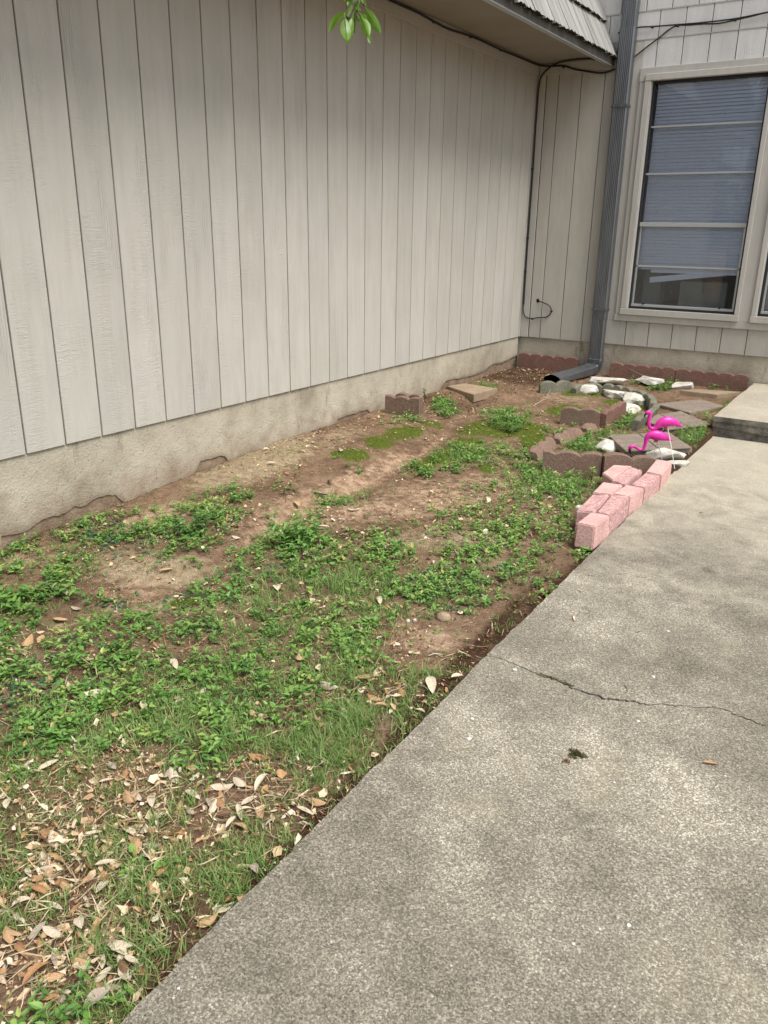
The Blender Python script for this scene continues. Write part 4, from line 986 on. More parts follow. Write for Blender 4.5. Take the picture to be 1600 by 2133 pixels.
# ------------------------------------------------------------------ vegetation and litter
FOOTA = np.array(FOOT)
def free(x, y, pad=0.0):
    ok = np.ones(len(x), bool)
    for i in range(0, len(FOOTA), 200):
        f = FOOTA[i:i + 200]; d = np.hypot(x[:, None] - f[None, :, 0], y[:, None] - f[None, :, 1]) < f[None, :, 2] + pad
        ok &= ~d.any(1)
    e = path_edge(y); ok &= (x < e - .004) & (x > .005) & (y < -.03)
    ok &= ~((y > -1.56) & (x > 2.13))
    return ok
BROAD = [(80, 1170, 110, 50, -20, .9), (40, 1230, 80, 60, 0, 1), (250, 1100, 150, 26, -10, .8), (410, 1095, 90, 40, -15, 1), (340, 1160, 100, 16, -10, .5), (395, 1215, 70, 15, -15, .6), (130, 1215, 40, 20, 0, .5), (225, 1220, 40, 8, 0, .5),
         (610, 1110, 62, 38, 0, 1), (560, 1175, 70, 20, 0, .7), (650, 1165, 150, 36, 5, .95), (900, 1185, 210, 62, 5, .95), (1000, 1125, 150, 40, 0, .75), (1110, 1090, 90, 40, 0, .7), (1170, 1130, 50, 40, 0, .9), (920, 1220, 110, 36, 0, 1),
         (450, 1330, 330, 95, -5, 1), (130, 1400, 200, 80, 0, 1), (60, 1330, 100, 50, 0, .7), (690, 1320, 110, 70, 0, .9), (520, 1240, 110, 40, -10, .8), (300, 1460, 320, 60, 0, .75), (640, 1400, 110, 60, 0, .7), (80, 1500, 110, 60, 0, .7),
         (430, 1585, 60, 26, 0, .7), (560, 1560, 120, 40, 0, .3), (60, 1560, 80, 40, 0, .5), (250, 2070, 90, 50, 0, .45), (170, 2110, 120, 30, 0, .4), (280, 1790, 60, 20, 0, .25), (480, 1030, 60, 12, -15, .7), (590, 1025, 24, 8, 0, .6), (740, 985, 16, 10, 0, .8),
         (700, 1040, 50, 15, 0, .6), (720, 1050, 40, 12, 0, .5), (900, 985, 60, 16, 0, .8), (990, 955, 80, 20, 0, .75), (1000, 1020, 60, 16, 0, .5), (940, 1065, 60, 14, 0, .7), (1060, 885, 45, 15, 0, 1), (925, 865, 26, 14, 0, .9), (850, 890, 50, 8, 0, .5),
         (1120, 960, 60, 30, 0, .55), (1130, 1020, 90, 40, 0, .7), (1180, 930, 50, 22, 0, .7), (1190, 1000, 50, 26, 0, .65), (1240, 900, 40, 14, 0, .8), (1290, 885, 50, 18, 0, 1), (1330, 845, 30, 10, 0, .8), (1380, 815, 55, 14, 0, .9), (1440, 910, 30, 30, 60, .9), (1230, 925, 40, 10, 0, .9),
         (1330, 945, 30, 6, 0, .9), (1345, 955, 20, 8, 0, .8), (1500, 865, 24, 8, 0, .8), (1520, 825, 40, 5, 0, .7), (1180, 880, 14, 8, 0, .7), (1380, 795, 60, 6, 0, .5), (1100, 880, 20, 8, 0, .7), (1000, 1180, 140, 30, 0, .7), (1190, 955, 40, 12, 0, .5), (1130, 985, 90, 20, 0, .6), (1415, 960, 14, 8, 0, .8), (820, 900, 20, 6, 0, .4), (960, 800, 20, 4, 0, .3), (1010, 825, 14, 5, 0, .6), (700, 970, 10, 4, 0, .3)]
CHICK = [(170, 1130, 120, 32, -25, 1), (60, 1190, 90, 40, 0, 1), (1290, 890, 70, 22, 0, .9), (1190, 1000, 80, 50, 0, .8), (1100, 1060, 130, 60, 0, .6), (850, 1170, 200, 50, 0, .4), (500, 1330, 300, 90, 0, .35), (1220, 925, 50, 14, 0, .9), (1060, 885, 40, 12, 0, .8), (950, 1085, 60, 14, 0, .8), (1000, 960, 90, 22, 0, .5), (1390, 800, 60, 12, 0, .6), (720, 1030, 60, 16, 0, .5), (1445, 905, 26, 26, 0, .7), (640, 1150, 100, 40, 0, .4), (830, 1095, 60, 10, 0, .5)]
ROUND = [(230, 1105, 80, 26, 0, 1), (320, 1120, 90, 26, 0, .9), (400, 1220, 60, 18, -18, 1), (230, 1222, 44, 8, 0, .9), (60, 1420, 110, 70, 0, .9), (160, 1290, 60, 20, 0, .4), (900, 1215, 110, 30, 0, 1), (540, 1180, 60, 14, 0, .6), (240, 2040, 60, 50, 0, .25), (140, 1330, 60, 20, 0, .5), (930, 1240, 70, 30, 0, 1), (1020, 1190, 60, 20, 0, .5)]
GRASS = [(760, 1230, 160, 40, 5, .7), (640, 1290, 160, 40, 0, .5), (480, 1480, 330, 90, 0, 1), (700, 1470, 110, 80, -20, .9), (760, 1400, 60, 30, 0, .6), (250, 1560, 300, 90, 0, .8), (620, 1580, 150, 70, -20, .85), (100, 1660, 200, 80, 0, .9), (240, 1690, 120, 40, 0, .5), (620, 1670, 70, 50, -40, .8),
         (480, 1790, 120, 70, -45, .9), (330, 1840, 90, 80, 0, .8), (300, 1960, 80, 50, -45, .6), (30, 1830, 80, 80, 0, .8), (140, 1720, 140, 60, 0, .8), (200, 2060, 100, 50, 0, .8), (240, 1960, 90, 50, 0, .7), (60, 2110, 120, 40, 0, .6), (120, 1950, 60, 20, 0, .4), (500, 1720, 100, 40, 0, .4), (740, 1320, 50, 50, 0, .8), (905, 1395, 22, 14, 0, .9), (1400, 808, 50, 14, 0, .9), (1240, 930, 40, 12, 0, .8), (1270, 915, 30, 10, 0, .9), (1435, 915, 30, 20, 50, .9), (1310, 900, 30, 10, 0, .6), (980, 950, 60, 14, 0, .3), (1150, 1000, 80, 30, 0, .35), (800, 1265, 70, 20, 0, .7), (560, 1250, 80, 30, 0, .4), (420, 1750, 60, 40, 0, .4), (350, 1620, 120, 40, 0, .5), (880, 1400, 30, 12, 0, .4), (1010, 822, 20, 5, 0, .5)]
LITT = [(200, 1800, 300, 200, 0, 1), (150, 2000, 260, 120, 0, 1), (450, 1690, 190, 70, -15, 1), (330, 1600, 260, 60, 0, .7), (480, 1085, 50, 45, 60, 1), (120, 1600, 200, 100, 0, .7), (400, 1950, 90, 60, -45, .5), (740, 1430, 120, 50, 0, .5), (80, 1310, 110, 30, 0, .5), (280, 1440, 200, 40, 0, .4), (1130, 1080, 90, 40, 0, .5), (1150, 1000, 90, 50, 0, .5), (760, 1120, 120, 30, 0, .5), (1000, 1080, 140, 60, 0, .35), (650, 930, 120, 30, -15, .3), (900, 890, 200, 30, 0, .3), (1250, 1000, 40, 30, 0, .5),
        (700, 1560, 100, 90, -45, .45), (880, 1440, 60, 30, -45, .5), (560, 1000, 100, 40, -20, .25), (250, 1120, 200, 50, 0, .3), (600, 1250, 300, 100, 0, .3), (30, 1140, 60, 20, 0, .5), (330, 1015, 100, 6, -25, .8), (520, 945, 60, 5, -25, .7), (1100, 800, 70, 20, 0, .4), (560, 1840, 120, 30, -45, .35), (880, 840, 100, 20, -15, .35), (490, 1110, 40, 26, 0, 1), (680, 1080, 60, 20, 0, .6)]
BARE = [(880, 1045, 150, 26, -8, 1), (560, 1080, 120, 24, -28, 1), (320, 1200, 130, 34, 0, .85), (870, 1330, 85, 36, 0, 1), (780, 975, 120, 16, -20, 1), (560, 965, 200, 26, -20, .9), (940, 1120, 90, 12, 0, .8), (700, 1110, 90, 12, -5, .7), (1060, 1240, 130, 16, -42, .8)]
def sample(n, L, soft=.5, ny=6.0, seed=1, xr=(0.0, 2.24), yr=(-7.0, -.03), nscale=9, power=1.0):
    r = np.random.default_rng(seed); x = r.uniform(*xr, n); y = r.uniform(*yr, n)
    u, v = uvc(x, y); d = blob(u, v, L) ** power
    nz = .6 * fbm(x * nscale, y * nscale, seed + 100, 3) + .4 * fbm(x * 26, y * 26, seed + 200, 2)
    d = d * (1 - .88 * blob(u, v, BARE)) if L is BROAD or L is CHICK or L is ROUND or (len(L) > 20 and L[-1] == GRASS[-1]) else d
    keep = r.uniform(0, 1, n) < np.clip(d * np.clip((nz - .5) * 5.0 + .60, .02, 1.25) * 1.0, 0, 1)
    return x[keep], y[keep], u[keep], v[keep]
LT = np.array([(0, 0, 0), (.3, -.46, .03), (.33, 0, -.05), (.3, .46, .03), (.68, -.36, .02), (.7, 0, -.05), (.68, .36, .02), (1, 0, -.02)])
LF = np.array([(0, 1, 2), (0, 2, 3), (1, 4, 5), (1, 5, 2), (2, 5, 6), (2, 6, 3), (4, 7, 5), (5, 7, 6)])
def leaves(P, az, pitch, length, width, droop, roll=None):
    n = len(P); u = LT[None, :, 0] * length[:, None]; v = LT[None, :, 1] * (length * width)[:, None]
    w = LT[None, :, 2] * length[:, None] * 1.6 * np.minimum(1, width * 1.7)[:, None] - droop[:, None] * (LT[None, :, 0] ** 2) * length[:, None]
    if roll is not None: v, w = v * np.cos(roll)[:, None] - w * np.sin(roll)[:, None], v * np.sin(roll)[:, None] + w * np.cos(roll)[:, None]
    cp, sp = np.cos(pitch)[:, None], np.sin(pitch)[:, None]; uh = u * cp - w * sp; wz = u * sp + w * cp
    ca, sa = np.cos(az)[:, None], np.sin(az)[:, None]
    V = np.stack([P[:, 0:1] + uh * ca - v * sa, P[:, 1:2] + uh * sa + v * ca, P[:, 2:3] + wz], -1)
    T = LF[None] + (np.arange(n) * 8)[:, None, None]
    return V.reshape(-1, 3), T.reshape(-1, 3)
def weeds(name, label_kind, L, n, leaf, height, per, mat, seed, spread=.02, flat=False, tintb=.5, power=1.0, width=.62):
    x, y, u, v = sample(n, L, seed=seed, power=power); ok = free(x, y, .004); x, y = x[ok], y[ok]
    r = np.random.default_rng(seed + 7); m = len(x); hp = height * r.uniform(.3, 1.15, m) * (.6 + .8 * fbm(x * 4, y * 4, seed, 2)); zg = G(x, y)
    pt = r.normal(tintb, .12, m) + .35 * (fbm(x * 3, y * 3, seed + 3, 3) - .5)
    k = np.repeat(np.arange(m), per); N = len(k); lv = r.uniform(.15, 1, N)
    sz = leaf * r.uniform(.55, 1.25, N) * (.75 + .5 * r.uniform(0, 1, m)[k])
    a = r.uniform(0, 2 * np.pi, N)
    if flat: px_ = x[k] + r.normal(0, spread, N); py = y[k] + r.normal(0, spread, N); pz = G(px_, py, False) + hp[k] * lv + .004; pitch = r.normal(.05, .22, N)
    else: px_ = x[k] + np.cos(a) * spread * .25 * r.uniform(0, 1, N) + r.normal(0, spread * .3, N); py = y[k] + np.sin(a) * spread * .25 + r.normal(0, spread * .3, N); pz = zg[k] + hp[k] * lv + .003; pitch = r.normal(.35, .35, N) + .25 * (lv - .5)
    ok2 = (px_ < path_edge(py) + .012)
    tt = np.clip(pt[k] + .22 * (lv - .55) + r.normal(0, .07, N), 0, .96); tt = np.where(r.uniform(0, 1, N) > .985, 1.0, tt)
    sel = ok2; V, T = leaves(np.stack([px_, py, pz], 1)[sel], a[sel], pitch[sel], sz[sel], np.full(sel.sum(), width) * r.uniform(.85, 1.15, sel.sum()), r.uniform(.05, .45, sel.sum()))
    o = trimesh(name, V, T, MAT[mat], np.repeat(tt[sel], 8), smooth=False); tag(o, label_kind, 'weeds', kind='stuff'); return o
weeds('broadleaf_weeds', 'bright green broad leaved weeds spreading over the lawn bed', BROAD, 31000, .019, .042, 7, 'weed', 11, .024, tintb=.62)
weeds('chickweed', 'fine leaved pale green chickweed creeping between the weeds and edging', CHICK, 17000, .0095, .022, 8, 'weed', 12, .018, tintb=.62)
weeds('round_leaved_creeper', 'dark bluish green round leaved creeper lying flat on the soil', ROUND, 12000, .014, .010, 7, 'dichondra', 13, .026, flat=True, width=1.0)
weeds('sparse_sprouts', 'tiny green sprouts scattered thinly on the bare soil', [(700, 1300, 900, 700, 0, .2)], 14000, .009, .010, 4, 'weed', 14, .012, tintb=.5)
# taller single weeds with stems
def tall_weed(u, v, h, nleaf, leaf, label, seed, z=-.34, tint=.7, stems=1, spread=.03, grp='taller weeds standing out of the ground cover'):
    r = np.random.default_rng(seed); p = on(2, z, u, v); g = gz(p[0], p[1]); p = on(2, g, u, v)
    root = empty('weed_plant', (p[0], p[1], g), label, 'weed', grp); Vs, Ts, tt = [], [], []; mb = MB(); n0 = 0
    for s in range(stems):
        ox, oy = r.normal(0, spread, 2) * (0 if stems == 1 else 1); hh = h * r.uniform(.6, 1.1); lx, ly = r.normal(0, .18, 2) * hh
        pts = smoothline([(ox * .3, oy * .3, -.01), (ox * .7 + lx * .4, oy * .7 + ly * .4, hh * .5), (ox + lx, oy + ly, hh)], 4); mb.tube(pts, [.0016 * (1.3 - q / len(pts)) for q in range(len(pts))], 5)
        pr = []; 
        for q in range(nleaf):
            t = .25 + .75 * q / (nleaf - 1); P = np.array([np.interp(t, np.linspace(0, 1, len(pts)), [w[k] for w in pts]) for k in range(3)]); pr.append(P)
        A = (np.arange(nleaf) // 2) * 1.57 + (np.arange(nleaf) % 2) * np.pi + r.normal(0, .3, nleaf)
        V, T = leaves(np.array(pr), A, r.normal(.35, .25, nleaf), leaf * r.uniform(.6, 1.15, nleaf), np.full(nleaf, .5), r.uniform(.1, .5, nleaf)); Vs.append(V); Ts.append(T + n0); n0 += len(V)
        tt.append(np.repeat(np.clip(r.normal(tint, .12, nleaf), 0, 1), 8))
    o = trimesh('foliage', np.concatenate(Vs), np.concatenate(Ts), MAT['weed'], np.concatenate(tt)); o.parent = root
    mb.build('stem', MAT['gbark'], root)
tall_weed(1232, 998, .085, 12, .030, 'young leafy weed rising left of the pink blocks', 1, tint=.85, stems=2, spread=.02)
tall_weed(612, 1138, .10, 12, .034, 'tall bright weed clump by the dry channel in the middle of the bed', 2, z=-.37, stems=16, spread=.055, tint=.62)
tall_weed(655, 1125, .075, 10, .030, 'shorter weed clump right of the tall bright one', 22, z=-.37, stems=9, spread=.045, tint=.6)
tall_weed(405, 1112, .085, 10, .030, 'dark leafy weed clump by the fallen leaf pile near the long wall', 3, z=-.37, stems=18, spread=.075, tint=.38)
tall_weed(1060, 897, .06, 12, .018, 'fine leaved weed clump on the moss in the middle of the bed', 4, z=-.34, stems=22, spread=.06, tint=.6)
tall_weed(1030, 885, .05, 12, .018, 'small fine leaved clump left of the one on the moss', 41, z=-.34, stems=10, spread=.035, tint=.6)
tall_weed(926, 868, .055, 8, .028, 'small weed sprout right of the lone scalloped block', 5, z=-.32, stems=5, spread=.035, tint=.7)
tall_weed(742, 992, .05, 8, .020, 'little weed at the edge of the moss near the channel', 6, z=-.34, stems=5, spread=.018, tint=.55)
tall_weed(484, 1040, .04, 8, .024, 'low weed on the tan soil by the long wall, left of a pair', 7, z=-.35, stems=5, spread=.03, tint=.6)
tall_weed(520, 1038, .045, 8, .024, 'low weed on the tan soil by the long wall, right of a pair', 8, z=-.35, stems=6, spread=.03, tint=.6)
tall_weed(592, 1030, .04, 6, .018, 'tiny weed sprout above the dry channel', 9, z=-.35, stems=2, spread=.01, tint=.6)
tall_weed(886, 832, .085, 10, .020, 'thin dark sprig growing against the foundation', 10, z=-.31, stems=3, spread=.012, tint=.25)
tall_weed(1215, 1150, .04, 10, .026, 'weed sprig at the path edge below the nearest pink block', 13, z=-.38, stems=4, spread=.02, tint=.65)
tall_weed(30, 1260, .07, 10, .036, 'leafy weed at the left edge of the bed', 14, z=-.41, stems=12, spread=.07, tint=.6)
tall_weed(135, 1240, .06, 8, .036, 'leafy weed overhanging the bare patch at the left', 15, z=-.40, stems=5, spread=.04, tint=.6)
tall_weed(430, 1590, .05, 8, .028, 'small leafy weed among dry leaves in the near lawn', 16, z=-.40, stems=6, spread=.035, tint=.65)
tall_weed(150, 2110, .035, 8, .019, 'leafy weed at the bottom left corner of the lawn', 17, z=-.43, stems=6, spread=.035, tint=.45)
tall_weed(255, 2085, .025, 6, .018, 'small weed with round leaves near the bottom path edge', 18, z=-.42, stems=3, spread=.02, tint=.65)
tall_weed(1190, 880, .03, 8, .018, 'small weed at the foot of the brown scalloped corner', 19, z=-.33, stems=5, spread=.02, tint=.6)
# grass
def grass(name, label, L, n, hmin, hmax, per, seed, tintb=.5):
    x, y, u, v = sample(n, L, seed=seed, nscale=7); ok = free(x, y, .0); x, y = x[ok], y[ok]; r = np.random.default_rng(seed); m = len(x)
    k = np.repeat(np.arange(m), per); N = len(k); bx = x[k] + r.normal(0, .008, N); by = y[k] + r.normal(0, .008, N); bz = G(bx, by, False) - .006
    a = r.uniform(0, 2 * np.pi, N); h = r.uniform(hmin, hmax, N) * (.5 + fbm(x * 5, y * 5, seed, 2))[k]; lean = r.uniform(.15, 1.25, N) * h; w = r.uniform(.0011, .0022, N); cu = r.uniform(1.3, 2.4, N)
    ts = np.array([0, .35, .7, 1.0]); V = np.zeros((N, 7, 3)); tw = a + r.normal(1.57, .5, N)
    for i, t in enumerate(ts):
        cx = bx + np.cos(a) * lean * t ** cu; cy = by + np.sin(a) * lean * t ** cu; cz = bz + h * t * (1 - .28 * t * np.clip(lean / h, 0, 1.2)); ww = w * (1 - t * .75)
        if i < 3:
            V[:, i * 2] = np.stack([cx - np.cos(tw) * ww, cy - np.sin(tw) * ww, cz], 1); V[:, i * 2 + 1] = np.stack([cx + np.cos(tw) * ww, cy + np.sin(tw) * ww, cz], 1)
        else: V[:, 6] = np.stack([cx, cy, cz], 1)
    Fq = np.array([(0, 1, 3), (0, 3, 2), (2, 3, 5), (2, 5, 4), (4, 5, 6)]); T = Fq[None] + (np.arange(N) * 7)[:, None, None]
    tt = np.clip(r.normal(tintb, .15, N) + (r.uniform(0, 1, N) > .93) * .4, 0, 1)
    o = trimesh(name, V.reshape(-1, 3), T.reshape(-1, 3), MAT['grass'], np.repeat(tt, 7)); tag(o, label, 'grass', kind='stuff')
grass('grass', 'thin tufts of fresh green grass in the near lawn', GRASS, 95000, .018, .056, 7, 31, .55)
grass('short_grass', 'short fine grass between weeds and dry leaves', [(450, 1700, 700, 520, 0, .6)] + GRASS, 60000, .010, .030, 6, 32, .5)
# moss cushions
x, y, u, v = sample(60000, MOSS, seed=41, nscale=14, power=2.4); ok = free(x, y); x, y = x[ok], y[ok]; r = np.random.default_rng(5); n = len(x)
V, T = leaves(np.stack([x, y, G(x, y) - .001], 1), r.uniform(0, 6.28, n), r.uniform(.5, 1.4, n), r.uniform(.004, .009, n), np.full(n, .5), np.zeros(n))
o = trimesh('moss', V, T, MAT['moss'], np.repeat(np.clip(r.normal(.5, .2, n) + .5 * (fbm(x * 15, y * 15, 3, 2) - .5), 0, 1), 8)); tag(o, 'yellow green moss cushions on the damp soil of the bed', 'moss', kind='stuff')
# leaf fragments, straws, crumbs
def flat_bits(name, label, cat, L, n, smin, smax, wid, mat, seed, zoff=.006, pitch=.25, power=1.0, tint=(.62, .22), droop=(-.3, .5), skew=2.2):
    x, y, u, v = sample(n, L, seed=seed, nscale=8, power=power); ok = free(x, y, .0); x, y = x[ok], y[ok]; r = np.random.default_rng(seed); m = len(x)
    s = smin + (smax - smin) * r.uniform(0, 1, m) ** skew
    V, T = leaves(np.stack([x, y, G(x, y) + zoff * r.uniform(0, 1, m) + .002], 1), r.uniform(0, 6.28, m), r.normal(0, pitch, m), s, wid * r.uniform(.5, 1.3, m), r.uniform(*droop, m), r.normal(0, .35, m))
    ragged = r.normal(0, .09, (m, 8, 1)) * s[:, None, None] * min(1, wid * 1.8); V = (V.reshape(m, 8, 3) + ragged * r.normal(0, 1, (m, 8, 3)) * .5).reshape(-1, 3)
    tt = np.clip(r.normal(tint[0], tint[1], m), 0, 1); o = trimesh(name, V, T, MAT[mat], np.repeat(tt, 8)); tag(o, label, cat, kind='stuff')
flat_bits('leaf_litter', 'crumbled dry leaf pieces scattered over the lawn', 'leaf litter', LITT, 26000, .009, .036, .55, 'litter', 51, .012, .3)
flat_bits('fine_leaf_litter', 'small specks of dry leaf all over the soil', 'leaf litter', [(700, 1300, 1000, 800, 0, .35)] + [(a, b, c, d, e, min(1, f * 1.2)) for a, b, c, d, e, f in LITT], 46000, .004, .017, .5, 'litter', 52, .006, .35, tint=(.48, .24))
flat_bits('dry_straw', 'thin dry grass straws and twiglets lying in the lawn', 'dry grass', [(700, 1300, 1000, 800, 0, .15)] + LITT, 34000, .015, .075, .045, 'straw', 53, .012, .12, droop=(-.2, .3))
NEARL = [(200, 1800, 330, 230, 0, 1), (150, 2000, 300, 140, 0, 1), (450, 1690, 220, 90, -15, 1), (330, 1600, 300, 70, 0, .8), (120, 1600, 200, 120, 0, .7), (420, 1930, 110, 80, -45, .7), (620, 1620, 160, 90, -45, .55), (740, 1450, 140, 70, -30, .45), (450, 1400, 500, 120, 0, .25)]
def near_bits(name, label, n, smin, smax, wid, mat, seed, zoff, tint, ragged, pitch=.35, droop=(-.4, .7), skew=1.8):
    x, y, u, v = sample(n, NEARL, seed=seed, nscale=7, yr=(-7, -4.6)); ok = free(x, y, 0); x, y = x[ok], y[ok]; r = np.random.default_rng(seed); m = len(x); s = smin + (smax - smin) * r.uniform(0, 1, m) ** skew
    V, T = leaves(np.stack([x, y, G(x, y) + zoff * r.uniform(0, 1, m) + .002], 1), r.uniform(0, 6.28, m), r.normal(0, pitch, m), s, wid * r.uniform(.5, 1.4, m), r.uniform(*droop, m), r.normal(0, .5, m))
    V = (V.reshape(m, 8, 3) + r.normal(0, ragged, (m, 8, 3)) * s[:, None, None]).reshape(-1, 3)
    o = trimesh(name, V, T, MAT[mat], np.repeat(np.clip(r.normal(tint[0], tint[1], m), 0, 1), 8)); tag(o, label, 'leaf litter', kind='stuff')
near_bits('broken_leaves', 'broken curled pieces of dry leaves covering the near lawn soil', 14000, .008, .034, .55, 'litter', 81, .014, (.55, .24), .10)
near_bits('leaf_crumbs', 'brown crumbled leaf bits between the grass', 50000, .003, .013, .6, 'litter', 82, .008, (.38, .26), .12)
near_bits('dead_grass', 'thin dead grass blades tangled in the near lawn', 36000, .02, .08, .035, 'straw', 83, .016, (.6, .25), .012, pitch=.2)
def crumbs(name, label, L, n, s0, s1, seed, tint, power=1, on_path=False):
    if on_path:
        r = np.random.default_rng(seed); x = r.uniform(2.2, 3.8, n); y = r.uniform(-7, -1.6, n); ok = x > path_edge(y) + .02
        ne = r.uniform(0, 1, n) < .12 + np.exp(-(x - path_edge(y)) / .05); ok &= ne; x, y = x[ok], y[ok]; z = np.full(len(x), PATH_Z)
    else:
        x, y, u, v = sample(n, L, seed=seed, nscale=10, power=power); ok = free(x, y, .0); x, y = x[ok], y[ok]; r = np.random.default_rng(seed); z = G(x, y)
    m = len(x); s = s0 + (s1 - s0) * r.uniform(0, 1, m) ** 2.5
    O = np.array([(1, 0, 0), (0, 1, 0), (-1, 0, 0), (0, -1, 0), (0, 0, .8), (0, 0, -.8)]); Ft = np.array([(0, 1, 4), (1, 2, 4), (2, 3, 4), (3, 0, 4), (1, 0, 5), (2, 1, 5), (3, 2, 5), (0, 3, 5)])
    V = O[None] * r.uniform(.5, 1.3, (m, 6, 1)) * s[:, None, None]; a = r.uniform(0, 6.28, m); ca, sa = np.cos(a)[:, None], np.sin(a)[:, None]
    V = np.stack([V[..., 0] * ca - V[..., 1] * sa + x[:, None], V[..., 0] * sa + V[..., 1] * ca + y[:, None], V[..., 2] * .7 + z[:, None] + s[:, None] * .3], -1)
    T = Ft[None] + (np.arange(m) * 6)[:, None, None]; o = trimesh(name, V.reshape(-1, 3), T.reshape(-1, 3), MAT['crumb'], np.repeat(np.clip(r.normal(*tint, m), 0, 1), 6), smooth=False); tag(o, label, 'soil', kind='stuff')
crumbs('soil_crumbs', 'loose dark crumbs of soil and mulch along the path edge and wall', DARK, 60000, .0015, .011, 61, (.35, .2))
crumbs('gravel_bits', 'small pale grit washed over the bare soil', [(700, 1200, 1000, 800, 0, .3), (700, 1000, 300, 60, -20, .7)], 7000, .0012, .005, 62, (.65, .25))
crumbs('path_grit', 'fine dirt and grit sprinkled on the concrete near its edge', None, 3500, .0008, .003, 63, (.35, .3), on_path=True)

# ------------------------------------------------------------------ individual fallen leaves (the 300 largest)
def leafmesh(L, W, curl, bend, mat, seed, notch=False):
    r = random.Random(seed); n = 9; vv = []; ff = []; rib = []
    for i in range(n):
        t = i / (n - 1); w = W / 2 * (max(0.0, math.sin(math.pi * min(1, t ** .85))) ** .75) * (1 + r.uniform(-.07, .07)); c = bend * ((t - .5) ** 2 - .25) * L * -1
        side = math.sin(t * 3 + r.uniform(-.1, .1)) * .05 * L * r.uniform(-1, 1) * .3
        for k in range(-2, 3):
            a = k / 2; ww = w * a * (1 - .12 * curl * a * a)
            if notch and 5 <= i <= 6 and k == 2: ww *= .35
            zz = c + curl * W * .34 * (abs(a) ** 1.8) * (w / (W / 2 + 1e-6)) + r.uniform(-.02, .02) * W
            vv.append(((t - .5) * L, ww + side, zz)); rib.append(abs(a))
    for i in range(n - 1):
        for k in range(4): ff.append((i * 5 + k, (i + 1) * 5 + k, (i + 1) * 5 + k + 1, i * 5 + k + 1))
    # petiole
    s = len(vv); vv += [(-.5 * L, -.0009, .0), (-.5 * L, .0009, .0), (-.5 * L - .10 * L, .0, .003 + bend * .01)]; rib += [0, 0, 0]; ff.append((s, s + 1, s + 2))
    me = bpy.data.meshes.new('fallen_leaf'); me.from_pydata(vv, [], ff); me.materials.append(mat)
    at = me.attributes.new('rib', 'FLOAT', 'POINT'); at.data.foreach_set('value', np.array(rib, np.float32))
    for p in me.polygons: p.use_smooth = True
    return me
SHAPES = {}
for ci, (cn, cm) in enumerate(LEAFCOL.items()):
    SHAPES[cn] = [leafmesh(1.0, w, cu, be, cm, 100 * ci + i, nt) for i, (w, cu, be, nt) in enumerate([(.34, .25, .2, False), (.38, -.9, .3, False), (.30, 1.3, -.25, False), (.42, -.3, -.35, True), (.28, .8, .6, False), (.36, -1.6, .15, False), (.50, .5, .3, False)])]
COLDESC = {'pale': 'pale cream', 'tan': 'tan', 'orange': 'orange brown', 'grey': 'greyish brown', 'brown': 'dark brown'}
used_labels = {}
def fallen(u, v, px, ang, col, shape, where, z=None, lift=.008, tilt=.2, seed=0, label=None, grp=None, onpath=False):
    r = random.Random(seed * 31 + int(u) * 7 + int(v))
    p = on(2, PATH_Z if onpath else -.38, u, v)
    if not onpath:
        for _ in range(3): p = on(2, gz(p[0], p[1]), u, v)
        zz = gz(p[0], p[1])
    else: zz = PATH_Z
    dist = (p - CAM) @ MC[1]; L = px / F * dist * 1.05
    # picture angle -> ground heading
    q = on(2, p[2], u + 10 * math.cos(math.radians(ang)), v + 10 * math.sin(math.radians(ang))) - p; hd = math.atan2(q[1], q[0]); L *= np.linalg.norm(q[:2]) / (10 / F * dist) * .5 + .5
    L = min(L, .15)
    o = bpy.data.objects.new('fallen_leaf', SHAPES[col][shape % 7]); o.location = (p[0], p[1], zz + lift + L * .05); o.scale = (L, L, L)
    o.rotation_euler = (r.uniform(-tilt, tilt), r.uniform(-tilt, tilt) * .5, hd); link(o)
    g = grp or f'{COLDESC[col]} fallen leaves {where}'
    tag(o, label or f'{COLDESC[col]} dry fallen leaf {where}', 'fallen leaf', g); return o
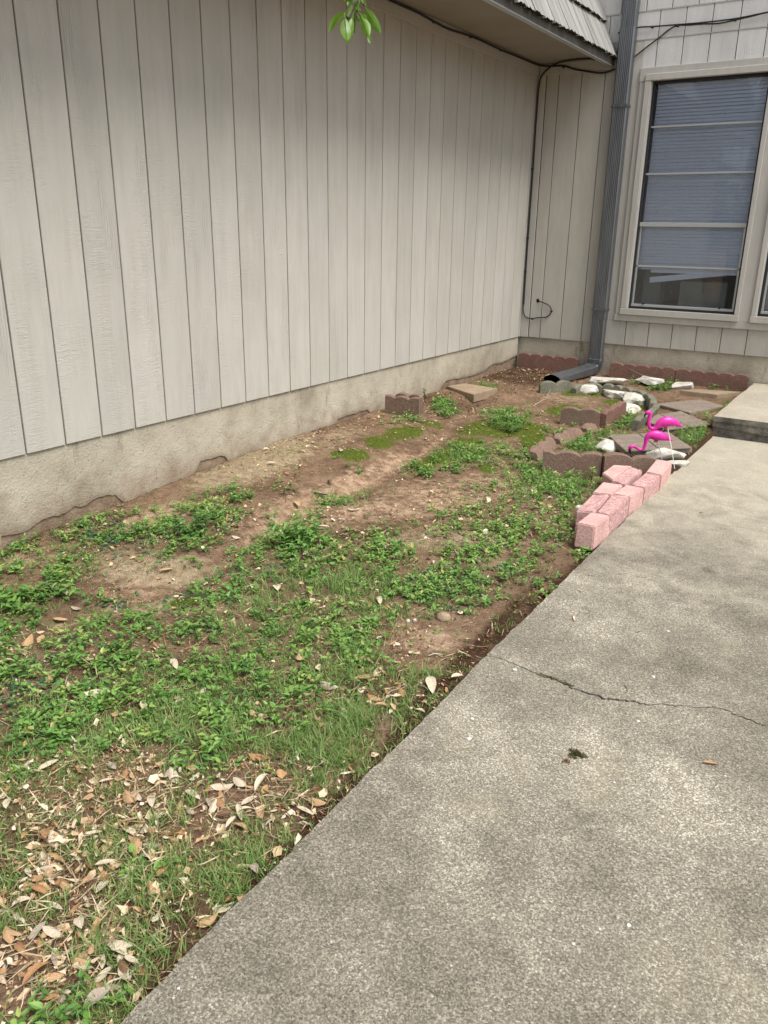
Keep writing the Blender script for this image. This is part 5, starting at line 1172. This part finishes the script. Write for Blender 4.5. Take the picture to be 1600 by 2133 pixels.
HP = [(464, 1644, 50, -5, 'pale', 3, 'large pale pointed leaf, widest in the leaf pile near the path'), (402, 1666, 42, 35, 'pale', 0, 'pale oval leaf tilted down right in the near leaf pile'), (545, 1640, 46, -50, 'pale', 4, 'curled pale leaf at the right end of the near leaf pile'),
      (520, 1677, 38, -25, 'pale', 0, 'pale leaf below the curled one near the path'), (459, 1682, 34, 60, 'orange', 1, 'orange brown curled leaf in the middle of the near pile'), (500, 1702, 40, 75, 'pale', 2, 'pale folded leaf standing on its tip in the near pile'),
      (269, 1668, 40, 65, 'tan', 5, 'rounded tan leaf left of the near leaf pile'), (540, 1583, 44, 5, 'orange', 5, 'plump orange brown curled leaf on the grass above the near pile'), (118, 1520, 38, -55, 'tan', 4, 'narrow tan leaf leaning at the left edge of the grass'),
      (103, 1603, 50, -30, 'pale', 2, 'long pale leaf on the grass at the far left'), (223, 1808, 46, -12, 'pale', 0, 'long pale leaf lying flat in the left litter'), (217, 1857, 38, -38, 'pale', 6, 'broad pale oval leaf in the left litter'), (315, 1859, 34, 80, 'tan', 5, 'tan leaf pointing at the camera in the middle litter'),
      (326, 1918, 30, -60, 'pale', 3, 'small pale torn leaf right of the middle litter'), (433, 1926, 50, -30, 'tan', 3, 'jagged tan leaf touching the path edge'), (531, 1820, 28, 60, 'grey', 6, 'grey brown leaf leaning on the path edge'), (79, 2042, 74, -42, 'orange', 4, 'long orange brown leaf near the bottom left corner'),
      (168, 2012, 44, 20, 'tan', 5, 'wide curled tan leaf above the pale twig'), (103, 2086, 42, -8, 'orange', 1, 'folded orange leaf at the bottom left'), (206, 2090, 62, -35, 'grey', 6, 'large greyish oval leaf near the bottom path edge'), (140, 2121, 56, -6, 'grey', 0, 'greyish leaf cut by the bottom of the frame'),
      (661, 1677, 42, 20, 'tan', 5, 'tan leaf hanging at the path edge above the near pile'), (61, 1828, 26, 60, 'pale', 0, 'short pale leaf in the left litter'), (48, 1889, 42, -15, 'pale', 6, 'pale leaf at the far left of the litter'), (20, 1959, 40, 70, 'tan', 1, 'tan leaf at the left frame edge'), (197, 1745, 34, -10, 'pale', 2, 'pale leaf between grass tufts left of the pile'),
      (686, 1434, 44, 25, 'pale', 5, 'cream leaf bent like a V on the bare soil'), (760, 1420, 44, -5, 'tan', 2, 'curled tan leaf right of the cream V shaped one'), (761, 1386, 36, 15, 'tan', 4, 'tan leaf at the rim of the bare patch'), (782, 1460, 36, 18, 'orange', 3, 'smooth orange brown leaf with a notch near the path'), (836, 1451, 22, 70, 'orange', 1, 'small brown curled leaf with a stalk near the path'),
      (898, 1436, 46, 80, 'pale', 0, 'cream leaf lying upright beside the path edge'), (875, 1489, 22, 20, 'pale', 6, 'small white curled leaf at the path edge'), (952, 1417, 26, -10, 'pale', 6, 'white leaf reaching over the path edge'), (794, 1481, 36, 5, 'tan', 4, 'thin tan leaf below the notched orange one'), (791, 1257, 22, 80, 'pale', 0, 'small cream leaf in the grass above the bare patch'),
      (791, 1335, 16, -30, 'pale', 0, 'tiny white leaf on the left of the bare patch'), (13, 1387, 34, -15, 'pale', 6, 'pale leaf at the left edge beside dark creeper'), (59, 1341, 34, -50, 'tan', 5, 'tan leaf left of a pair near the left edge'), (87, 1339, 28, -55, 'tan', 0, 'tan leaf right of a pair near the left edge'), (199, 1448, 46, -15, 'pale', 5, 'large pale curled leaf in the broad leaved weeds'),
      (691, 1433, 20, -30, 'pale', 2, 'small pale leaf beside the cream V shaped one'), (127, 1295, 30, 5, 'tan', 1, 'tan leaf at the rim of the left bare patch'), (348, 1205, 30, -15, 'tan', 2, 'straight tan leaf on the bare soil of the left patch'), (577, 1232, 20, 70, 'pale', 6, 'white leaf standing in the weeds in mid lawn'), (160, 1272, 24, 10, 'grey', 3, 'grey torn leaf on the left bare soil'),
      (135, 1243, 18, 40, 'pale', 6, 'white leaf beside the weed at the left bare patch'), (565, 968, 20, 5, 'pale', 0, 'white leaf on the moss by the channel'), (440, 1080, 30, 30, 'pale', 3, 'pale leaf in the leaf heap by the channel'), (492, 1120, 18, 10, 'pale', 5, 'small white leaf at the tip of the leaf heap'), (675, 1104, 24, 5, 'pale', 0, 'pale leaf right of the tall weed clump'), (670, 1035, 36, 5, 'grey', 2, 'long pale grey leaf at the channel bank'),
      (620, 1055, 20, 60, 'tan', 0, 'small tan leaf in the channel sand'), (735, 1065, 22, 5, 'pale', 3, 'pale leaf on the dark soil behind the weeds')]
for i, (u, v, px, ang, col, sh, lb) in enumerate(HP): fallen(u, v, px, ang, col, sh, '', seed=i, label=lb, grp='fallen leaves', lift=.012)
fallen(1480, 1592, 33, 8, 'tan', 2, '', label='single brown leaf lying alone on the concrete path', grp='fallen leaves on the path', onpath=True, lift=.002, tilt=.05)
fallen(1197, 1290, 16, 90, 'pale', 2, '', label='tiny pale leaf on the path right of the bare patch', grp='fallen leaves on the path', onpath=True, lift=.001, tilt=.05)
fallen(1392, 1398, 9, 0, 'grey', 2, '', label='tiny grey leaf scrap on the path above the crack', grp='fallen leaves on the path', onpath=True, lift=.001, tilt=.05)
rr_ = random.Random(99); cnt = 0; tries = 0
LN = [(q, w) for q, w in [((200, 1800, 300, 190, 0, 1), 'in the lower left litter'), ((150, 2010, 230, 110, 0, 1), 'at the bottom left corner'), ((450, 1690, 180, 60, -15, 1), 'in the pile near the path'), ((320, 1590, 280, 60, 0, .8), 'on the near grass'),
      ((485, 1085, 42, 45, 60, 1), 'in the heap by the channel'), ((260, 1420, 260, 110, 0, .6), 'caught in the broad weeds'), ((1130, 1050, 100, 60, 0, .7), 'left of the pink blocks'), ((820, 1130, 230, 60, 0, .6), 'among the weeds in mid bed'), ((740, 960, 180, 60, -20, .5), 'on the soil by the moss'), ((730, 1480, 110, 70, -45, .6), 'on dark soil by the path')]]
wts = [62, 50, 38, 24, 26, 16, 16, 14, 10, 12]
ch = [i for i, w in enumerate(wts) for _ in range(w)]
plan = []
for i, w in enumerate(wts):
    for _ in range(int(w * .88)): plan.append(i)
for i in plan:
    (a, b, ru, rv, rot, am), where = LN[i]
    for _ in range(40):
        u = rr_.gauss(a, ru * .55); v = rr_.gauss(b, rv * .55)
        if not (-30 < u < 1560 and 760 < v < 2160): continue
        p = on(2, -.38, u, v)
        if free(np.array([p[0]]), np.array([p[1]]), .012)[0] and p[0] < path_edge(p[1]) - .03: break
    else: continue
    dist = (p - CAM) @ MC[1]; size = rr_.choice([.018, .021, .024, .027, .031, .036, .046]) * F / dist
    if i == 4: size *= .95
    col = rr_.choices(['pale', 'tan', 'orange', 'grey', 'brown'], [4.5, 3, .9, 1.8, 1.2])[0]
    sh = rr_.randrange(7); an = rr_.uniform(-90, 90)
    szw = 'small' if size * dist / F < .023 else ('medium' if size * dist / F < .033 else 'large')
    shw = ['slender', 'arched', 'rolled', 'notched', 'narrow bent', 'hump backed', 'broad'][sh]
    dr = 'level' if abs(an) < 22 else ('upright' if abs(an) > 65 else ('slanting down' if an > 0 else 'slanting up'))
    fallen(u, v, size, an, col, sh, where, seed=cnt, lift=rr_.uniform(.002, .014), tilt=.45, label=f'{szw} {shw} {COLDESC[col]} leaf {dr} {where}'); cnt += 1

# ------------------------------------------------------------------ twigs, moss tufts, bits on the path
def twig(pxs, r, label, mat='ptwig', z=None, lift=.006, onpath=False, cat='twig'):
    P = []
    for i, (u, v) in enumerate(pxs):
        p = on(2, PATH_Z if onpath else -.38, u, v)
        if not onpath:
            for _ in range(3): p = on(2, gz(p[0], p[1]), u, v)
        P.append((p[0], p[1], p[2] + lift + (.006 if (i % 2 and not onpath) else 0)))
    L = smoothline(P, 5); mb = MB(); mb.tube(L, list(np.linspace(r, r * .5, len(L))), 6); o = mb.build('twig', MAT[mat], smooth=60); tag(o, label, cat, 'twigs lying about'); return o
twig([(212, 2066), (232, 2054), (262, 2038), (300, 2017)], .0022, 'straight pale twig at the bottom left near the path')
twig([(868, 1430), (890, 1440), (915, 1456)], .0013, 'thin pale twig beside the upright cream leaf')
twig([(798, 1468), (812, 1448), (840, 1436), (848, 1433)], .0014, 'bent pale twig right of the notched orange leaf')
twig([(893, 1369), (907, 1368), (922, 1367)], .0022, 'short whitish stick on the bare patch')
twig([(220, 1282), (218, 1300), (222, 1316)], .0018, 'dark forked twig at the edge of the left bare patch', 'bark')
twig([(1138, 833), (1148, 815), (1158, 800)], .0016, 'thin pale stick leaning on the mossy grey edging', lift=.02)
twig([(1110, 848), (1128, 838), (1145, 828)], .0020, 'grey stick on soil in front of the grey edging')
twig([(30, 1818), (52, 1802), (72, 1784)], .0028, 'dark twig in the litter at the left edge', 'bark')
twig([(1284, 1198), (1296, 1196), (1306, 1195)], .0012, 'tiny twig on the path, rightmost of three in a row', 'bark', onpath=True, lift=.0015)
twig([(1224, 1198), (1232, 1200), (1240, 1200)], .0012, 'tiny twig on the path, leftmost of three in a row', 'bark', onpath=True, lift=.0015)
twig([(1328, 1202), (1338, 1203), (1346, 1204)], .0010, 'tiny twig on the path far right of the row', 'bark', onpath=True, lift=.0015)
twig([(1204, 1230), (1210, 1234), (1216, 1233)], .0022, 'dark star shaped scrap of debris on the path', 'bark', onpath=True, lift=.002)
twig([(1325, 1318), (1332, 1316), (1337, 1315)], .0018, 'short dark splinter on the path above the crack', 'bark', onpath=True, lift=.0015)
twig([(1360, 1306), (1366, 1305), (1371, 1306)], .0014, 'short brown splinter right of the dark one', 'bark', onpath=True, lift=.0015)
twig([(1300, 1428), (1306, 1434), (1307, 1442)], .0014, 'small curved twig on the path just above the crack', 'bark', onpath=True, lift=.0015)
twig([(893, 2062), (904, 2070), (916, 2077)], .0016, 'brown twig on the near part of the path', 'bark', onpath=True, lift=.0015)
twig([(1457, 1068), (1461, 1069), (1465, 1069)], .0022, 'dark speck of bark on the far path', 'bark', onpath=True, lift=.002)
def tuft(pos, rad, n, label, mat='moss_dark', seed=0, h=.008, name='moss_tuft', cat='moss'):
    r = np.random.default_rng(seed); a = r.uniform(0, 6.28, n); d = rad * np.sqrt(r.uniform(0, 1, n)) * (.7 + .5 * np.sin(a * 3 + seed)); P = np.stack([pos[0] + np.cos(a) * d, pos[1] + np.sin(a) * d * .8, pos[2] + h * (1 - (d / rad) ** 2 * .8) * r.uniform(.2, 1, n)], 1)
    V, T = leaves(P, r.uniform(0, 6.28, n), r.uniform(-.2, 1.2, n), r.uniform(.003, .009, n), np.full(n, .35), np.zeros(n)); o = trimesh(name, V, T, MAT[mat], np.repeat(r.uniform(0, .6, n), 8)); tag(o, label, cat); return o
tuft(on(2, PATH_Z, 1201, 1573), .026, 420, 'small olive clump of moss lying on the path', seed=1)
tuft(on(2, PATH_Z, 1180, 1586), .010, 90, 'trail of brown moss crumbs beside the olive clump on the path', 'straw', seed=2, h=.003)
Vs, Ts, tt, n0 = [], [], [], 0; r = np.random.default_rng(20)
for i in range(22):
    u = 1124 + 3.2 * i; q = on(2, PATH_Z - .004, u, np.interp(u, [c[0] for c in crack_px], [c[1] for c in crack_px])); n = int(20 + 40 * r.uniform()); P = np.array(q) + r.normal(0, 1, (n, 3)) * np.array([.004, .0035, .0012]) + np.array([0, 0, .003])
    V, T = leaves(P, r.uniform(0, 6.28, n), r.uniform(-.2, 1.2, n), r.uniform(.002, .006, n), np.full(n, .35), np.zeros(n)); Vs.append(V); Ts.append(T + n0); n0 += len(V); tt.append(np.repeat(r.uniform(0, .7, n), 8))
o = trimesh('crack_moss', np.concatenate(Vs), np.concatenate(Ts), MAT['moss_dark'], np.concatenate(tt)); tag(o, 'dark moss growing in the widest part of the path crack', 'moss')
# lichen and paint spots: flat chips on the concrete
cm = NT('white_droppings', .8, .1); cm.color((.66, .66, .63)); CM = cm.m
for k, (u, v, s) in enumerate([(1073, 1395, 8), (978, 1539, 11), (984, 1497, 7), (1393, 1315, 7), (1362, 1410, 7), (1330, 1503, 6), (1310, 1928, 9), (1280, 1630, 6), (1512, 1617, 5), (372, 2060, 7), (1195, 1967, 7), (1143, 2000, 4), (1250, 1936, 5)]):
    p = on(2, PATH_Z, u, v); d = (p - CAM) @ MC[1]; s = s / F * d * .55; rr = random.Random(k); n = 9
    vv = [(p[0] + s * rr.uniform(.5, 1.3) * math.cos(6.283 * i / n), p[1] + s * rr.uniform(.5, 1.3) * math.sin(6.283 * i / n), PATH_Z + .0012) for i in range(n)] + [(p[0], p[1], PATH_Z + .0022)]
    mb = MB(); mb.add(vv, [(i, (i + 1) % n, n) for i in range(n)]); o = mb.build('white_spot', CM); o.parent = p1 if v > 1440 else p2

# ------------------------------------------------------------------ overhanging leafy branch
DB = 1.75
def B(a, b, dd=0.0):
    u, v = 680 + a * .0875, b * .0875; return CAM + ray(u, v) * (DB + dd)
br = empty('overhanging_branch', tuple(B(560, 300)), 'green leafy twig hanging into the top of the picture before the long wall', 'branch'); P0 = B(560, 300)
mb = MB(); st = smoothline([B(900, -1600, .1) - P0, B(760, -700, .05) - P0, B(700, -100) - P0, B(600, 180) - P0, B(500, 420) - P0], 6); mb.tube(st, list(np.linspace(.0105, .0045, len(st))), 10); mb.build('branch_stem', MAT['gbark'], br, smooth=60)
mb = MB(); st = smoothline([B(860, -500) - P0, B(800, -100) - P0, B(760, 180) - P0, B(690, 330) - P0], 5); mb.tube(st, list(np.linspace(.004, .0018, len(st))), 8); mb.build('branch_stem', MAT['gbark'], br, smooth=60)
def mleaf(a0, b0, a1, b1, wpx, dd=0.0, fold=.3, sag=.12, facing=0.3):
    A = B(a0, b0, dd) - P0; E = B(a1, b1, dd + random.uniform(-.02, .02)) - P0; d = E - A; L = np.linalg.norm(d); t = d / L
    view = MC[1]; side = np.cross(t, view); side /= np.linalg.norm(side); nrm_ = np.cross(side, t); side = side * math.cos(facing) + nrm_ * math.sin(facing); nrm_ = np.cross(side, t)
    W = wpx * .0875 / F * DB; n = 9; vv = []; ff = []
    for i in range(n):
        q = i / (n - 1); w = W / 2 * max(.02, math.sin(math.pi * q ** .8)) ** .7; c = A + t * L * q + nrm_ * sag * L * math.sin(math.pi * q)
        for k in range(-2, 3): a = k / 2; vv.append(c + side * w * a + nrm_ * (abs(a) ** 1.5) * w * fold)
    for i in range(n - 1):
        for k in range(4): ff.append((i * 5 + k, (i + 1) * 5 + k, (i + 1) * 5 + k + 1, i * 5 + k + 1))
    mb = MB(); mb.add(vv, ff); mb.tube([A - t * .012, A + t * L * .3, A + t * L * .97], [.0012, .0009, .0004], 5)
    mb.build('leaf', MAT['magnolia'], br, smooth=60)
mleaf(460, 300, 60, 800, 190, -.02, .5, .16, 1.0)
mleaf(440, 430, 500, 960, 250, -.03, .2, .08, .2)
mleaf(620, 420, 490, 1060, 170, .0, .3, -.05, .4)
mleaf(680, 430, 680, 800, 150, .03, .3, .1, .8)
mleaf(950, 210, 1300, 800, 210, .0, .25, .14, -.3)
mleaf(790, 320, 1110, 730, 200, .02, .3, .22, -.4)
mleaf(850, 430, 1010, 850, 230, -.03, .3, .05, -.2)
mleaf(1050, 700, 1060, 1050, 160, -.02, .5, .1, .9)
mleaf(700, 340, 850, 520, 110, .03, .3, .1, .2)
mleaf(870, -60, 970, 130, 130, .0, .4, .1, 1.1)
mleaf(700, 60, 820, 250, 110, .0, .4, .1, .3)
mleaf(560, -120, 430, 60, 160, .0, .3, .1, .3)
mleaf(620, -60, 520, 160, 150, .01, .3, .1, .5)
mleaf(560, 380, 560, 700, 120, .02, .3, .1, .9)

# ------------------------------------------------------------------ the tree the branch belongs to (stands behind the photographer)
tree = empty('magnolia_tree', (-.1, -10.9, -.5), 'large evergreen tree standing behind the photographer over the lawn', 'tree')
rt = np.random.default_rng(77); mb = MB()
mb.tube([(0, 0, -.3), (.03, .02, 1.2), (.1, .1, 2.6), (.15, .3, 4.6), (.2, .4, 6.4)], [.26, .21, .17, .11, .04], 12)
ends = []
for k in range(9):
    z = rt.uniform(2.3, 5.6); a = rt.uniform(0, 6.28); r2 = rt.uniform(1.4, 2.9) * (1 - (z - 2) * .09); e = np.array([math.cos(a) * r2, math.sin(a) * r2, z + rt.uniform(.1, .9)]); ends.append(e)
    mb.tube(smoothline([(.1, .1, z - .3), (e[0] * .5, e[1] * .5, z + .25), tuple(e)], 4), list(np.linspace(.07, .015, 9)), 7)
e = np.array(B(900, -1600, .1)) - np.array(tree.location); mb.tube(smoothline([(.1, .1, 2.7), (e[0] * .5, e[1] * .5, 2.95), tuple(e)], 4), list(np.linspace(.05, .0106, 9)), 7)
mb.build('trunk', MAT['bark'], tree, smooth=60)
cl = []
for e in ends:
    for t in (.55, .8, 1.0): cl.append((e * t + np.array([.1, .1, .35]) + rt.normal(0, .25, 3), rt.uniform(.45, .75)))
Pn = []
for c, r2 in cl:
    q = rt.normal(0, 1, (330, 3)); q /= np.linalg.norm(q, axis=1)[:, None]; Pn.append(c + q * (r2 * rt.uniform(.5, 1.05, 330) ** .5)[:, None] * np.array([1, 1, .75]))
Pn = np.concatenate(Pn); m = len(Pn)
V, T = leaves(Pn, rt.uniform(0, 6.28, m), rt.normal(-.2, .5, m), rt.uniform(.10, .17, m), np.full(m, .38), rt.uniform(.1, .4, m))
o = trimesh('crown', V, T, MAT['weed'], np.repeat(rt.uniform(0, .45, m), 8)); o.parent = tree
